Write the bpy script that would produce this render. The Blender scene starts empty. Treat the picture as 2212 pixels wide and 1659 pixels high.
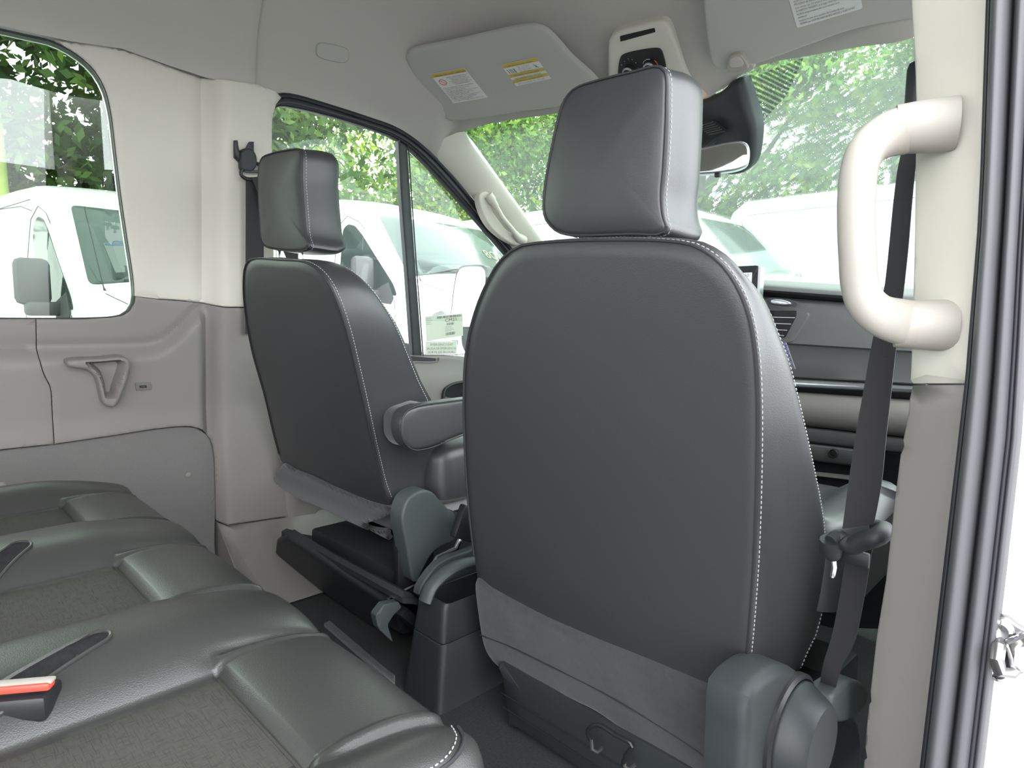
import bpy, math, random
import numpy as np
from mathutils import Vector as V, Matrix, noise
from mathutils.geometry import delaunay_2d_cdt
random.seed(4)
SC = bpy.context.scene
COL = SC.collection
# ------------------------------------------------------------------ camera
FPX = 1400.0; CX, CY = 1106.0, 829.5
CAM = V((1.03, 0.0, 0.77))
yaw, pitch, roll = math.radians(45.7), math.radians(6.16), 0.010
cd = V((-math.sin(yaw)*math.cos(pitch), math.cos(yaw)*math.cos(pitch), -math.sin(pitch)))
r0 = V((math.cos(yaw), math.sin(yaw), 0)); u0 = r0.cross(cd)
cr = r0*math.cos(roll) + u0*math.sin(roll); cu = cr.cross(cd)
camd = bpy.data.cameras.new('camera'); camo = bpy.data.objects.new('camera', camd); COL.objects.link(camo)
m = Matrix((cr, cu, -cd)).transposed().to_4x4(); m.translation = CAM; camo.matrix_world = m
camd.sensor_width = 36; camd.lens = 36*FPX/2212; camd.clip_start = 0.02; camd.clip_end = 300
SC.camera = camo
# ------------------------------------------------------------------ view, sky
SC.view_settings.view_transform = 'Standard'; SC.view_settings.look = 'None'
SC.view_settings.exposure = 0.25; SC.view_settings.gamma = 1.0; SC.view_settings.use_curve_mapping = False
SC.cycles.use_denoising = True
SC.cycles.max_bounces = 10; SC.cycles.diffuse_bounces = 6; SC.cycles.transparent_max_bounces = 24
SC.cycles.sample_clamp_indirect = 8
W = bpy.data.worlds.new('overcast_sky'); SC.world = W; W.use_nodes = True
wn = W.node_tree.nodes; wl = W.node_tree.links; wn.clear()
wo = wn.new('ShaderNodeOutputWorld'); wb = wn.new('ShaderNodeBackground'); wl.new(wb.outputs[0], wo.inputs[0])
tc = wn.new('ShaderNodeTexCoord'); nz = wn.new('ShaderNodeTexNoise'); nz.inputs['Scale'].default_value = 2.2; nz.inputs['Detail'].default_value = 4
rp = wn.new('ShaderNodeValToRGB'); rp.color_ramp.elements[0].position = .3; rp.color_ramp.elements[1].position = .7
rp.color_ramp.elements[0].color = (.86, .93, 1, 1); rp.color_ramp.elements[1].color = (1, 1, 1, 1)
wl.new(tc.outputs['Generated'], nz.inputs['Vector']); wl.new(nz.outputs['Fac'], rp.inputs[0]); wl.new(rp.outputs[0], wb.inputs[0])
SKY = 8.0
wb.inputs[1].default_value = SKY

# ------------------------------------------------------------------ maths helpers
def proj(p):
    v = V(p) - CAM; d = v.dot(cd)
    return CX + FPX*v.dot(cr)/d, CY - FPX*v.dot(cu)/d
def ray(x, y):
    return (cd + cr*((x-CX)/FPX) + cu*((CY-y)/FPX))
def onX(x, y, X): r = ray(x, y); return CAM + r*((X-CAM.x)/r.x)
def onY(x, y, Y): r = ray(x, y); return CAM + r*((Y-CAM.y)/r.y)
def onZ(x, y, Z): r = ray(x, y); return CAM + r*((Z-CAM.z)/r.z)
class Surf:
    """parametric surface; hit() finds the (u,v) a sight line meets"""
    def __init__(s, f, g0=(0., 0.), toward=CAM): s.f = f; s.g0 = g0; s.toward = V(toward)
    def p(s, u, v): return V(s.f(u, v))
    def n(s, u, v):
        e = 1e-4; a = s.p(u+e, v)-s.p(u-e, v); b = s.p(u, v+e)-s.p(u, v-e)
        n = a.cross(b)
        if n.length < 1e-14: n = V((0, 0, 1))
        n.normalize()
        if n.dot(s.toward - s.p(u, v)) < 0: n = -n
        return n
    def hit(s, x, y):
        u, v = s.g0
        for _ in range(25):
            a, b = proj(s.p(u, v)); e = 1e-5
            a1, b1 = proj(s.p(u+e, v)); a2, b2 = proj(s.p(u, v+e))
            j = np.array([[(a1-a)/e, (a2-a)/e], [(b1-b)/e, (b2-b)/e]])
            try: d = np.linalg.solve(j, [x-a, y-b])
            except Exception: break
            k = min(1.0, .5/max(1e-9, abs(d).max()))
            u += d[0]*k; v += d[1]*k
            if abs(d).max() < 1e-7: break
        return (u, v)
    def hits(s, pts): return [s.hit(*p) if len(p) == 2 else (p[1], p[2]) for p in pts]   # ('uv',u,v) passes through
def spl(pts, n, closed=False):
    P = [tuple(p) for p in pts]; k = len(P); dim = len(P[0])
    A = np.array(P, float)
    def at(i): return A[i % k] if closed else (A[i] if 0 <= i < k else (2*A[0]-A[1] if i < 0 else 2*A[-1]-A[-2]))
    out = []; segs = k if closed else k-1
    for i in range(segs):
        p0, p1, p2, p3 = at(i-1), at(i), at(i+1), at(i+2)
        t1 = max(np.linalg.norm(p1-p0)**.5, 1e-9); t2 = max(np.linalg.norm(p2-p1)**.5, 1e-9); t3 = max(np.linalg.norm(p3-p2)**.5, 1e-9)
        m1 = ((p1-p0)/t1 - (p2-p0)/(t1+t2) + (p2-p1)/t2)*t2
        m2 = ((p2-p1)/t2 - (p3-p1)/(t2+t3) + (p3-p2)/t3)*t2
        for q in range(12):
            t = q/12
            out.append((2*t**3-3*t*t+1)*p1 + (t**3-2*t*t+t)*m1 + (-2*t**3+3*t*t)*p2 + (t**3-t*t)*m2)
    if not closed: out.append(A[-1])
    else: out.append(out[0])
    O = np.array(out); L = np.r_[0, np.cumsum(np.linalg.norm(np.diff(O, axis=0), axis=1))]
    T = np.linspace(0, L[-1], n+1)[:-1] if closed else np.linspace(0, L[-1], n)
    R = np.stack([np.interp(T, L, O[:, d]) for d in range(dim)], 1)
    return [tuple(r) for r in R]
def lin(pts, step, closed=True):
    """straight polyline resampled"""
    out = []; k = len(pts)
    for i in range(k if closed else k-1):
        a = np.array(pts[i], float); b = np.array(pts[(i+1) % k], float)
        n = max(1, int(np.linalg.norm(b-a)/step))
        for q in range(n): out.append(tuple(a+(b-a)*q/n))
    if not closed: out.append(tuple(pts[-1]))
    return out
def rounded(pts, r, seg=5):
    """round the corners of a closed polygon (r one number or one per corner)"""
    out = []; k = len(pts)
    for i in range(k):
        a, b, c = [np.array(pts[j % k], float) for j in (i-1, i, i+1)]
        ri = r[i] if isinstance(r, (list, tuple)) else r
        d1 = a-b; d2 = c-b; l1 = np.linalg.norm(d1); l2 = np.linalg.norm(d2)
        ri = min(ri, l1*.48, l2*.48)
        if ri < 1e-6: out.append(tuple(b)); continue
        p = b+d1/l1*ri; q = b+d2/l2*ri
        for s in range(seg+1):
            t = s/seg; out.append(tuple((1-t)**2*p + 2*t*(1-t)*b + t*t*q))
    return out
def sstep(a, b, x):
    t = min(1, max(0, (x-a)/(b-a))); return t*t*(3-2*t)

# ------------------------------------------------------------------ objects
def link(o, parent=None):
    COL.objects.link(o)
    if parent: o.parent = parent
    return o
def mesh(name, vs, fs, mat, parent=None, smooth=True, sharp=35, origin=True):
    me = bpy.data.meshes.new(name)
    vs = [V(v) for v in vs]
    base = V((0, 0, 0))
    if parent is not None: base = V(parent.get('_o', (0, 0, 0)))
    elif origin and vs:
        c = sum(vs, V())/len(vs); base = V((c.x, c.y, min(v.z for v in vs)))
    me.from_pydata([tuple(v-base) for v in vs], [], fs); me.validate()
    import bmesh
    bm = bmesh.new(); bm.from_mesh(me); bmesh.ops.recalc_face_normals(bm, faces=bm.faces); bm.to_mesh(me); bm.free()
    if mat: me.materials.append(mat)
    if smooth:
        me.polygons.foreach_set('use_smooth', [True]*len(me.polygons))
        me.set_sharp_from_angle(angle=math.radians(sharp))
    o = bpy.data.objects.new(name, me); link(o, parent)
    if parent is None: o.location = base
    o['_o'] = tuple(base)
    return o
def thing(name, label, cat, loc, group=None):
    o = bpy.data.objects.new(name, None); link(o); o.location = loc; o.empty_display_size = .05
    o['_o'] = tuple(loc)
    return tag(o, label, cat, group)
def tag(o, label, cat, group=None, kind=None):
    if label: o['label'] = label
    if cat: o['category'] = cat
    if group: o['group'] = group
    if kind: o['kind'] = kind
    return o
def struct(name, loc=(0, 0, 0)):
    o = bpy.data.objects.new(name, None); link(o); o.location = loc; o['kind'] = 'structure'; o['_o'] = tuple(loc); return o
def stuff(o): o['kind'] = 'stuff'; return o
def loft(name, loops, mat, parent=None, closed=True, cap0=False, cap1=False, smooth=True, sharp=35):
    vs = []; fs = []; n = len(loops[0])
    for L in loops: vs += [V(p) for p in L]
    for i in range(len(loops)-1):
        for j in range(n if closed else n-1):
            k = (j+1) % n; fs.append((i*n+j, i*n+k, (i+1)*n+k, (i+1)*n+j))
    for flag, i in ((cap0, 0), (cap1, len(loops)-1)):
        if flag:
            c = sum((V(p) for p in loops[i]), V())/n; vs.append(c)
            for j in range(n): fs.append((i*n+j, i*n+(j+1) % n, len(vs)-1))
    return mesh(name, vs, fs, mat, parent, smooth, sharp)
def panel(name, S, uv, mat, parent=None, thick=.01, rnd=.0, step=.03, relief=None, off=0., holes=(), back=False, sharp=40):
    """a slab lying on surface S inside outline uv: meshed with real relief, rounded rim and skirt"""
    rings = [list(uv)] + [list(h) for h in holes]
    def area(r): a = np.array(r); b = np.roll(a, -1, 0); return .5*np.sum(a[:, 0]*b[:, 1]-b[:, 0]*a[:, 1])
    pts = []; edges = []; ringidx = []
    for r in rings:
        i0 = len(pts); pts += [tuple(p) for p in r]; k = len(r)
        edges += [(i0+j, i0+(j+1) % k) for j in range(k)]; ringidx.append(list(range(i0, i0+k)))
    B = np.array(pts); E = np.array(edges)
    a = B[E[:, 0]]; b = B[E[:, 1]]; ab = b-a; l2 = (ab**2).sum(1)+1e-18
    def dist(q):
        q = np.asarray(q, float); out = np.empty(len(q))
        for s in range(0, len(q), 400):
            qq = q[s:s+400, None, :]; t = np.clip(((qq-a)*ab).sum(2)/l2, 0, 1)
            out[s:s+400] = np.sqrt((((a+ab*t[..., None])-qq)**2).sum(2)).min(1)
        return out
    def inside(q):
        q = np.asarray(q, float); x = q[:, 0][:, None]; y = q[:, 1][:, None]
        c = ((a[:, 1] > y) != (b[:, 1] > y)) & (x < (b[:, 0]-a[:, 0])*(y-a[:, 1])/(b[:, 1]-a[:, 1]+1e-18)+a[:, 0])
        return (c.sum(1) % 2) == 1
    extra = []
    if rnd > 0:
        for gi, r in enumerate(rings):
            A = np.array(r); t = np.roll(A, -1, 0)-np.roll(A, 1, 0); t /= (np.linalg.norm(t, axis=1)[:, None]+1e-12)
            s = 1 if area(r) > 0 else -1
            nn = np.stack([-t[:, 1], t[:, 0]], 1)*s*(1 if gi == 0 else -1)
            for f in (.12, .35, .65, 1.0):
                q = A+nn*rnd*f; ok = inside(q) & (dist(q) > rnd*f*.85)
                extra += [tuple(p) for p in q[ok]]
    mn = B.min(0); mx = B.max(0)
    gx = np.arange(mn[0]+step*.5, mx[0], step); gy = np.arange(mn[1]+step*.5, mx[1], step)
    if len(gx) and len(gy):
        G = np.stack(np.meshgrid(gx, gy), -1).reshape(-1, 2)
        G = G[inside(G)]
        if len(G): G = G[dist(G) > max(rnd*1.15, step*.3)]
        extra += [tuple(p) for p in G]
    allp = pts+extra
    ov, oe, of, ovi, oei, ofi = delaunay_2d_cdt([V(p) for p in allp], edges, [], 0, 1e-7)
    P2 = np.array([(v.x, v.y) for v in ov])
    cen = np.array([P2[list(f)].mean(0) for f in of]); keep = inside(cen)
    fs = [tuple(f) for f, k in zip(of, keep) if k]
    D = dist(P2)
    vs = []; ns = []
    for (u, v), d in zip(P2, D):
        h = off + (relief(u, v) if relief else 0.)
        if rnd > 0 and d < rnd: h -= rnd - math.sqrt(max(0, rnd*rnd-(rnd-d)**2))
        n = S.n(u, v); p = S.p(u, v); vs.append(p+n*h); ns.append((p, n))
    # skirt from boundary vertices
    imap = {}
    for i, src in enumerate(ovi):
        for q in src: imap[q] = i
    for r in ringidx:
        k = len(r); low = []
        for q in r:
            i = imap[q]; p, n = ns[i]; vs.append(p + n*(off-thick)); low.append(len(vs)-1)
        for j in range(k):
            fs.append((imap[r[j]], imap[r[(j+1) % k]], low[(j+1) % k], low[j]))
    if back:
        o0 = len(vs); nv = len(ns)
        for p, n in ns: vs.append(p+n*(off-thick))
        for f, k in zip(of, keep):
            if k: fs.append(tuple(o0+i for i in reversed(f)))
    return mesh(name, vs, fs, mat, parent, True, sharp)
def pxpanel(name, S, px, mat, parent=None, smooth=True, n=80, **k):
    """outline given as sighted points on S"""
    uv = S.hits(px); uv = spl(uv, n, True) if smooth else uv
    return panel(name, S, uv, mat, parent, **k)
def frames(path):
    T = []
    k = len(path)
    for i in range(k):
        t = V(path[min(i+1, k-1)])-V(path[max(i-1, 0)]); T.append(t.normalized())
    return T
def tube(name, path, r, mat, parent=None, seg=10, cap=True, closed=False, ry=None, up=None):
    path = [V(p) for p in path]; k = len(path)
    if closed: T = [(path[(i+1) % k]-path[i-1]).normalized() for i in range(k)]
    else: T = frames(path)
    R = r if isinstance(r, (list, tuple)) else [r]*k
    RY = ry if isinstance(ry, (list, tuple)) else [ry]*k
    a = V(up) if up else (V((0, 0, 1)) if abs(T[0].z) < .9 else V((1, 0, 0)))
    x = (a - T[0]*a.dot(T[0])).normalized(); loops = []
    for i in range(k):
        if up: x = V(up)
        x = (x - T[i]*x.dot(T[i])).normalized(); y = T[i].cross(x)
        rr = R[i]; r2 = RY[i] if RY[i] is not None else rr
        loops.append([path[i]+x*(rr*math.cos(2*math.pi*j/seg))+y*(r2*math.sin(2*math.pi*j/seg)) for j in range(seg)])
    if closed: loops.append(loops[0])
    return loft(name, loops, mat, parent, True, cap and not closed, cap and not closed)
def ribbon(name, A, B, mat, parent=None, t=.0012):
    """webbing between two edge curves, with thickness"""
    A = [V(p) for p in A]; B = [V(p) for p in B]; T = frames([(a+b)/2 for a, b in zip(A, B)]); loops = []
    for a, b, tt in zip(A, B, T):
        n = (b-a).cross(tt).normalized()*t
        loops.append([a+n, a*.5+b*.5+n, b+n, b-n, a*.5+b*.5-n, a-n])
    return loft(name, loops, mat, parent, True, True, True)
def box(name, c, s, mat, parent=None, bev=.003, rot=None):
    import bmesh
    bm = bmesh.new(); bmesh.ops.create_cube(bm, size=1)
    bmesh.ops.scale(bm, vec=V(s), verts=bm.verts)
    if bev: bmesh.ops.bevel(bm, geom=list(bm.edges), offset=min(bev, min(s)*.45), segments=2, affect='EDGES', profile=.5)
    if rot: bmesh.ops.transform(bm, matrix=rot.to_4x4(), verts=bm.verts)
    vs = [v.co+V(c) for v in bm.verts]; bm.verts.index_update(); fs = [tuple(v.index for v in f.verts) for f in bm.faces]; bm.free()
    return mesh(name, vs, fs, mat, parent, True, 30)
def lathe(name, c, axis, prof, mat, parent=None, seg=32, up=None):
    """prof: list of (distance along axis, radius)"""
    ax = V(axis).normalized(); a = V((0, 0, 1)) if abs(ax.z) < .9 else V((1, 0, 0))
    x = (a-ax*a.dot(ax)).normalized(); y = ax.cross(x); c = V(c)
    loops = [[c+ax*h+x*(r*math.cos(2*math.pi*j/seg))+y*(r*math.sin(2*math.pi*j/seg)) for j in range(seg)] for h, r in prof]
    return loft(name, loops, mat, parent, True, prof[0][1] > 1e-4, prof[-1][1] > 1e-4)
def stitches(name, path, mat, parent, pitch=.0065, ln=.0042, r=.0007, lift=.0004):
    path = [V(p) for p in path]; A = np.array([tuple(p) for p in path]); L = np.r_[0, np.cumsum(np.linalg.norm(np.diff(A, axis=0), axis=1))]
    vs = []; fs = []
    s = 0
    while s+ln < L[-1]:
        p = V([np.interp(s, L, A[:, d]) for d in range(3)]); q = V([np.interp(s+ln, L, A[:, d]) for d in range(3)])
        t = (q-p).normalized(); x = t.orthogonal().normalized(); y = t.cross(x); i0 = len(vs)
        for c, rr in ((p, r*.5), (p*.7+q*.3, r), (p*.3+q*.7, r), (q, r*.5)):
            for j in range(4): a = j*math.pi/2; vs.append(c+x*rr*math.cos(a)+y*rr*math.sin(a))
        for k in range(3):
            for j in range(4): fs.append((i0+k*4+j, i0+k*4+(j+1) % 4, i0+k*4+4+(j+1) % 4, i0+k*4+4+j))
        fs.append((i0, i0+1, i0+2, i0+3)); fs.append((i0+12, i0+13, i0+14, i0+15)); s += pitch
    return stuff(mesh(name, vs, fs, mat, parent))
def text(name, s, S, u, v, h, mat, parent, rot=0., off=.0006, mirror=False, sx=1.0, align='LEFT', thick=.0):
    """flat printed lettering lying on surface S (S.u runs along the text, S.v up)"""
    c = bpy.data.curves.new('t', 'FONT'); c.body = s; c.size = h*1.38; c.align_x = align; c.resolution_u = 2
    o = bpy.data.objects.new('t', c); COL.objects.link(o); dg = bpy.context.evaluated_depsgraph_get()
    me = bpy.data.meshes.new_from_object(o.evaluated_get(dg)); bpy.data.objects.remove(o)
    ca, sa = math.cos(rot), math.sin(rot); vs = []
    for q in me.vertices:
        x, y = q.co.x*sx*(-1 if mirror else 1), q.co.y
        a, b = u+x*ca-y*sa, v+x*sa+y*ca
        vs.append(S.p(a, b)+S.n(a, b)*off)
    fs = [tuple(p.vertices) for p in me.polygons]; bpy.data.meshes.remove(me)
    return mesh(name, vs, fs, mat, parent, False)

# ------------------------------------------------------------------ materials
def mat(name, col, rough=.5, metal=0., spec=.5, bump=None, var=None, coat=0., sheen=0., emit=None):
    m = bpy.data.materials.new(name); m.use_nodes = True; nt = m.node_tree; N = nt.nodes; L = nt.links
    b = N['Principled BSDF']; b.inputs['Base Color'].default_value = (*col, 1); b.inputs['Roughness'].default_value = rough
    b.inputs['Metallic'].default_value = metal; b.inputs['Specular IOR Level'].default_value = spec
    b.inputs['Coat Weight'].default_value = coat; b.inputs['Sheen Weight'].default_value = sheen
    if emit: b.inputs['Emission Color'].default_value = (*emit[0], 1); b.inputs['Emission Strength'].default_value = emit[1]
    tc = N.new('ShaderNodeTexCoord')
    if var:
        sc, amt = var
        n = N.new('ShaderNodeTexNoise'); n.inputs['Scale'].default_value = sc; n.inputs['Detail'].default_value = 3; L.new(tc.outputs['Object'], n.inputs['Vector'])
        r = N.new('ShaderNodeMix'); r.data_type = 'RGBA'; L.new(n.outputs['Fac'], r.inputs[0])
        r.inputs[6].default_value = (*[c*(1-amt) for c in col], 1); r.inputs[7].default_value = (*[min(1, c*(1+amt)) for c in col], 1)
        L.new(r.outputs[2], b.inputs['Base Color'])
    if bump:
        kind, sc, st = bump
        if kind == 'voronoi':
            t = N.new('ShaderNodeTexVoronoi'); t.feature = 'SMOOTH_F1'; out = t.outputs['Distance']
        else: t = N.new('ShaderNodeTexNoise'); t.inputs['Detail'].default_value = 2; out = t.outputs['Fac']
        t.inputs['Scale'].default_value = sc; L.new(tc.outputs['Object'], t.inputs['Vector'])
        bp = N.new('ShaderNodeBump'); bp.inputs['Strength'].default_value = st; bp.inputs['Distance'].default_value = .0006
        L.new(out, bp.inputs['Height']); L.new(bp.outputs[0], b.inputs['Normal'])
    return m
def glassmat(name, tint, refl=1.0, rough=0.0, dust_haze=0.):
    m = bpy.data.materials.new(name); m.use_nodes = True; N = m.node_tree.nodes; L = m.node_tree.links; N.clear()
    o = N.new('ShaderNodeOutputMaterial'); mx = N.new('ShaderNodeMixShader'); t = N.new('ShaderNodeBsdfTransparent'); g = N.new('ShaderNodeBsdfGlossy')
    f = N.new('ShaderNodeFresnel'); f.inputs[0].default_value = 1.45; k = N.new('ShaderNodeMath'); k.operation = 'MULTIPLY'; k.inputs[1].default_value = refl
    t.inputs[0].default_value = (*tint, 1); g.inputs['Roughness'].default_value = rough
    L.new(f.outputs[0], k.inputs[0]); L.new(k.outputs[0], mx.inputs[0]); L.new(t.outputs[0], mx.inputs[1]); L.new(g.outputs[0], mx.inputs[2]); L.new(mx.outputs[0], o.inputs[0])
    if dust_haze:   # dusty translucent film, put in for the daylight haze seen through the glass
        d = N.new('ShaderNodeBsdfTranslucent'); d.inputs[0].default_value = (.8, .85, .82, 1); x2 = N.new('ShaderNodeMixShader'); x2.inputs[0].default_value = dust_haze
        L.new(mx.outputs[0], x2.inputs[1]); L.new(d.outputs[0], x2.inputs[2]); L.new(x2.outputs[0], o.inputs[0])
    return m
LEATHER = mat('dark_leather', (.033, .034, .036), .38, spec=.5, bump=('voronoi', 900, .22), var=(3, .06))
LEATHER_B = mat('bench_leather', (.034, .034, .0325), .33, spec=.55, bump=('voronoi', 900, .25), var=(3, .06))
SUEDE = mat('grey_seat_felt', (.042, .042, .044), .95, spec=.1, bump=('noise', 500, .5), var=(90, .22), sheen=.25)
PLASTIC = mat('charcoal_plastic', (.022, .025, .027), .5, spec=.4, bump=('noise', 1500, .3))
PLASTIC_L = mat('slate_plastic', (.050, .058, .058), .5, spec=.45, bump=('noise', 1500, .3))
BLACK = mat('black_plastic', (.012, .012, .014), .45)
RUBBER = mat('black_rubber', (.014, .015, .019), .5)
RUBBER_G = mat('grey_rubber', (.062, .060, .066), .5, spec=.5)
RUBBER_D = mat('dark_rubber_lip', (.04, .038, .045), .55)
WEB = mat('seatbelt_webbing', (.020, .019, .021), .75, bump=('noise', 900, .4), sheen=.1)
CREAM = mat('cream_trim_plastic', (.56, .535, .47), .6, spec=.35, bump=('noise', 1200, .2))
CREAM_W = mat('ivory_handle_plastic', (.33, .305, .27), .5, spec=.4, bump=('noise', 1500, .15))
HEAD = mat('grey_headliner_cloth', (.43, .41, .38), .95, spec=.1, bump=('noise', 700, .35))
VISOR = mat('sun_visor_vinyl', (.40, .395, .365), .8, spec=.25, bump=('noise', 900, .3))
GREY = mat('warm_grey_trim_plastic', (.205, .188, .178), .55, spec=.4, bump=('noise', 1200, .25))
FELT = mat('grey_panel_board', (.155, .149, .144), .8, spec=.25, bump=('noise', 500, .5), var=(220, .08))
CARPET = mat('charcoal_floor_carpet', (.038, .041, .041), .95, spec=.1, bump=('noise', 600, 1.0), var=(260, .5))
DASHG = mat('dash_grey_plastic', (.095, .098, .097), .6, spec=.4, bump=('noise', 1500, .3))
DASHL = mat('dash_light_plastic', (.13, .126, .115), .5, spec=.4, bump=('noise', 1500, .3))
SILVER = mat('satin_silver', (.5, .52, .54), .28, metal=.9)
CHROME = mat('chrome', (.8, .8, .8), .12, metal=1.)
STEEL = mat('dark_steel', (.25, .24, .24), .3, metal=.9)
WHITE = mat('white_car_paint', (.80, .81, .81), .25, spec=.5, coat=.5)
BODYW = mat('white_door_jamb_paint', (.80, .79, .78), .35, spec=.5)
PIPE = mat('seam_thread_dark', (.018, .018, .02), .6)
THREAD = mat('pale_stitch_thread', (.36, .36, .36), .7)
PAPER = mat('white_label_paper', (.62, .63, .61), .6)
PAPERB = mat('bright_sticker_paper', (.45, .47, .42), .5)
def transl(m, k, col):
    N = m.node_tree.nodes; L = m.node_tree.links; t = N.new('ShaderNodeBsdfTranslucent'); t.inputs[0].default_value = (*col, 1); x = N.new('ShaderNodeMixShader'); x.inputs[0].default_value = k
    L.new(N['Principled BSDF'].outputs[0], x.inputs[1]); L.new(t.outputs[0], x.inputs[2]); L.new(x.outputs[0], N['Material Output'].inputs[0])
transl(PAPERB, .55, (.55, .60, .50))
YELLOW = mat('yellow_label_band', (.50, .38, .07), .6)
INK = mat('label_ink', (.10, .10, .10), .7)
RED = mat('red_button', (.75, .06, .04), .4)
REDINK = mat('red_symbol_ink', (.6, .09, .07), .6)
WHINK = mat('white_symbol_ink', (.7, .7, .7), .5)
BLUE = mat('blue_airbag_print', (.22, .22, .5), .6)
AMBER = mat('amber_lens', (.8, .28, .02), .3)
DIALK = mat('knob_black', (.02, .02, .02), .35)
SOCK = mat('deep_black', (.004, .004, .004), .5)
WARM = mat('map_lamp_lens', (.9, .7, .5), .4, emit=((1., .62, .42), 1.3))
SCREEN = mat('lit_display', (.3, .35, .4), .2, emit=((.62, .72, .82), .9))
GLASS = glassmat('clear_side_glass', (.95, .98, .95), dust_haze=.012)
GLASSW = glassmat('green_windshield_glass', (.84, .94, .88), .7, dust_haze=.030)
GLASSR = glassmat('tinted_rear_glass', (.62, .68, .62), 2.2)
MIRROR = mat('mirror_silver', (.9, .9, .9), .02, metal=1.)
VGLASS = mat('van_glass', (.040, .062, .056), .10, spec=.3)
VGLASS_D = mat('van_side_glass', (.022, .034, .033), .08, spec=.3)
VTRIM = mat('grey_bumper_plastic', (.055, .057, .06), .6)
TYRE = mat('tyre', (.03, .03, .03), .8)
ASPH = mat('asphalt', (.22, .22, .215), .9, var=(6, .15), bump=('noise', 60, .6))
BARK = mat('bark', (.11, .085, .065), .9, bump=('noise', 14, 1.), var=(5, .35))
PALMB = mat('palm_green_bark', (.33, .42, .08), .6, var=(4, .3))
def frit():
    m = bpy.data.materials.new('frit_dots'); m.use_nodes = True; N = m.node_tree.nodes; L = m.node_tree.links; b = N['Principled BSDF']
    b.inputs['Base Color'].default_value = (.03, .05, .045, 1); b.inputs['Roughness'].default_value = .4
    tc = N.new('ShaderNodeTexCoord'); sp = N.new('ShaderNodeSeparateXYZ'); L.new(tc.outputs['UV'], sp.inputs[0])
    t = N.new('ShaderNodeBsdfTransparent'); mx = N.new('ShaderNodeMixShader')
    v = N.new('ShaderNodeTexVoronoi'); v.voronoi_dimensions = '2D'; v.inputs['Randomness'].default_value = 0; v.inputs['Scale'].default_value = 330
    L.new(tc.outputs['UV'], v.inputs['Vector'])
    g = N.new('ShaderNodeMath'); g.operation = 'GREATER_THAN'; g.inputs[1].default_value = .36; L.new(v.outputs['Distance'], g.inputs[0])
    L.new(g.outputs[0], mx.inputs[0]); L.new(b.outputs[0], mx.inputs[1]); L.new(t.outputs[0], mx.inputs[2])
    L.new(mx.outputs[0], N['Material Output'].inputs[0]); return m
FRIT = frit()
def woven():
    m = bpy.data.materials.new('woven_seat_insert'); m.use_nodes = True; N = m.node_tree.nodes; L = m.node_tree.links; b = N['Principled BSDF']
    b.inputs['Roughness'].default_value = .85; b.inputs['Specular IOR Level'].default_value = .2
    tc = N.new('ShaderNodeTexCoord')
    def slub(sx, sy):
        mp = N.new('ShaderNodeMapping'); mp.inputs['Scale'].default_value = (sx, sy, 8); L.new(tc.outputs['Object'], mp.inputs[0])
        n = N.new('ShaderNodeTexNoise'); n.inputs['Scale'].default_value = 1; n.inputs['Detail'].default_value = 1.5; L.new(mp.outputs[0], n.inputs['Vector']); return n
    a = slub(60, 900); c = slub(900, 90)
    ad = N.new('ShaderNodeMath'); ad.operation = 'MINIMUM'; L.new(a.outputs['Fac'], ad.inputs[0]); L.new(c.outputs['Fac'], ad.inputs[1])
    r = N.new('ShaderNodeValToRGB'); r.color_ramp.elements[0].position = .22; r.color_ramp.elements[1].position = .48
    r.color_ramp.elements[0].color = (.032, .031, .028, 1); r.color_ramp.elements[1].color = (.056, .054, .047, 1)
    L.new(ad.outputs[0], r.inputs[0]); L.new(r.outputs[0], b.inputs['Base Color'])
    bp = N.new('ShaderNodeBump'); bp.inputs['Strength'].default_value = .5; bp.inputs['Distance'].default_value = .0008; L.new(ad.outputs[0], bp.inputs['Height']); L.new(bp.outputs[0], b.inputs['Normal'])
    return m
WOVEN = woven()
def leafmat(name, c1, c2, c3):
    m = bpy.data.materials.new(name); m.use_nodes = True; N = m.node_tree.nodes; L = m.node_tree.links; b = N['Principled BSDF']
    g = N.new('ShaderNodeNewGeometry'); n = N.new('ShaderNodeTexNoise'); n.inputs['Scale'].default_value = .9; n.inputs['Detail'].default_value = 3
    tc = N.new('ShaderNodeTexCoord'); L.new(tc.outputs['Object'], n.inputs['Vector'])
    ad = N.new('ShaderNodeMath'); ad.operation = 'MULTIPLY_ADD'; ad.inputs[1].default_value = .35; L.new(g.outputs['Random Per Island'], ad.inputs[0]); L.new(n.outputs['Fac'], ad.inputs[2])
    r = N.new('ShaderNodeValToRGB'); e = r.color_ramp.elements; e[0].position = .42; e[0].color = (*c1, 1); e[1].position = .95; e[1].color = (*c3, 1)
    q = e.new(.66); q.color = (*c2, 1); L.new(ad.outputs[0], r.inputs[0]); L.new(r.outputs[0], b.inputs['Base Color'])
    b.inputs['Roughness'].default_value = .55; b.inputs['Specular IOR Level'].default_value = .3
    tr = N.new('ShaderNodeBsdfTranslucent'); L.new(r.outputs[0], tr.inputs[0]); mx = N.new('ShaderNodeMixShader'); mx.inputs[0].default_value = .4
    L.new(b.outputs[0], mx.inputs[1]); L.new(tr.outputs[0], mx.inputs[2]); L.new(mx.outputs[0], N['Material Output'].inputs[0]); return m
LEAF_A = leafmat('leaf_bright', (.035, .085, .015), (.13, .26, .03), (.36, .42, .05))
LEAF_B = leafmat('leaf_mid', (.045, .10, .03), (.15, .27, .06), (.36, .43, .10))
LEAF_C = leafmat('leaf_dark', (.015, .04, .010), (.05, .11, .02), (.12, .20, .03))
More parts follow.
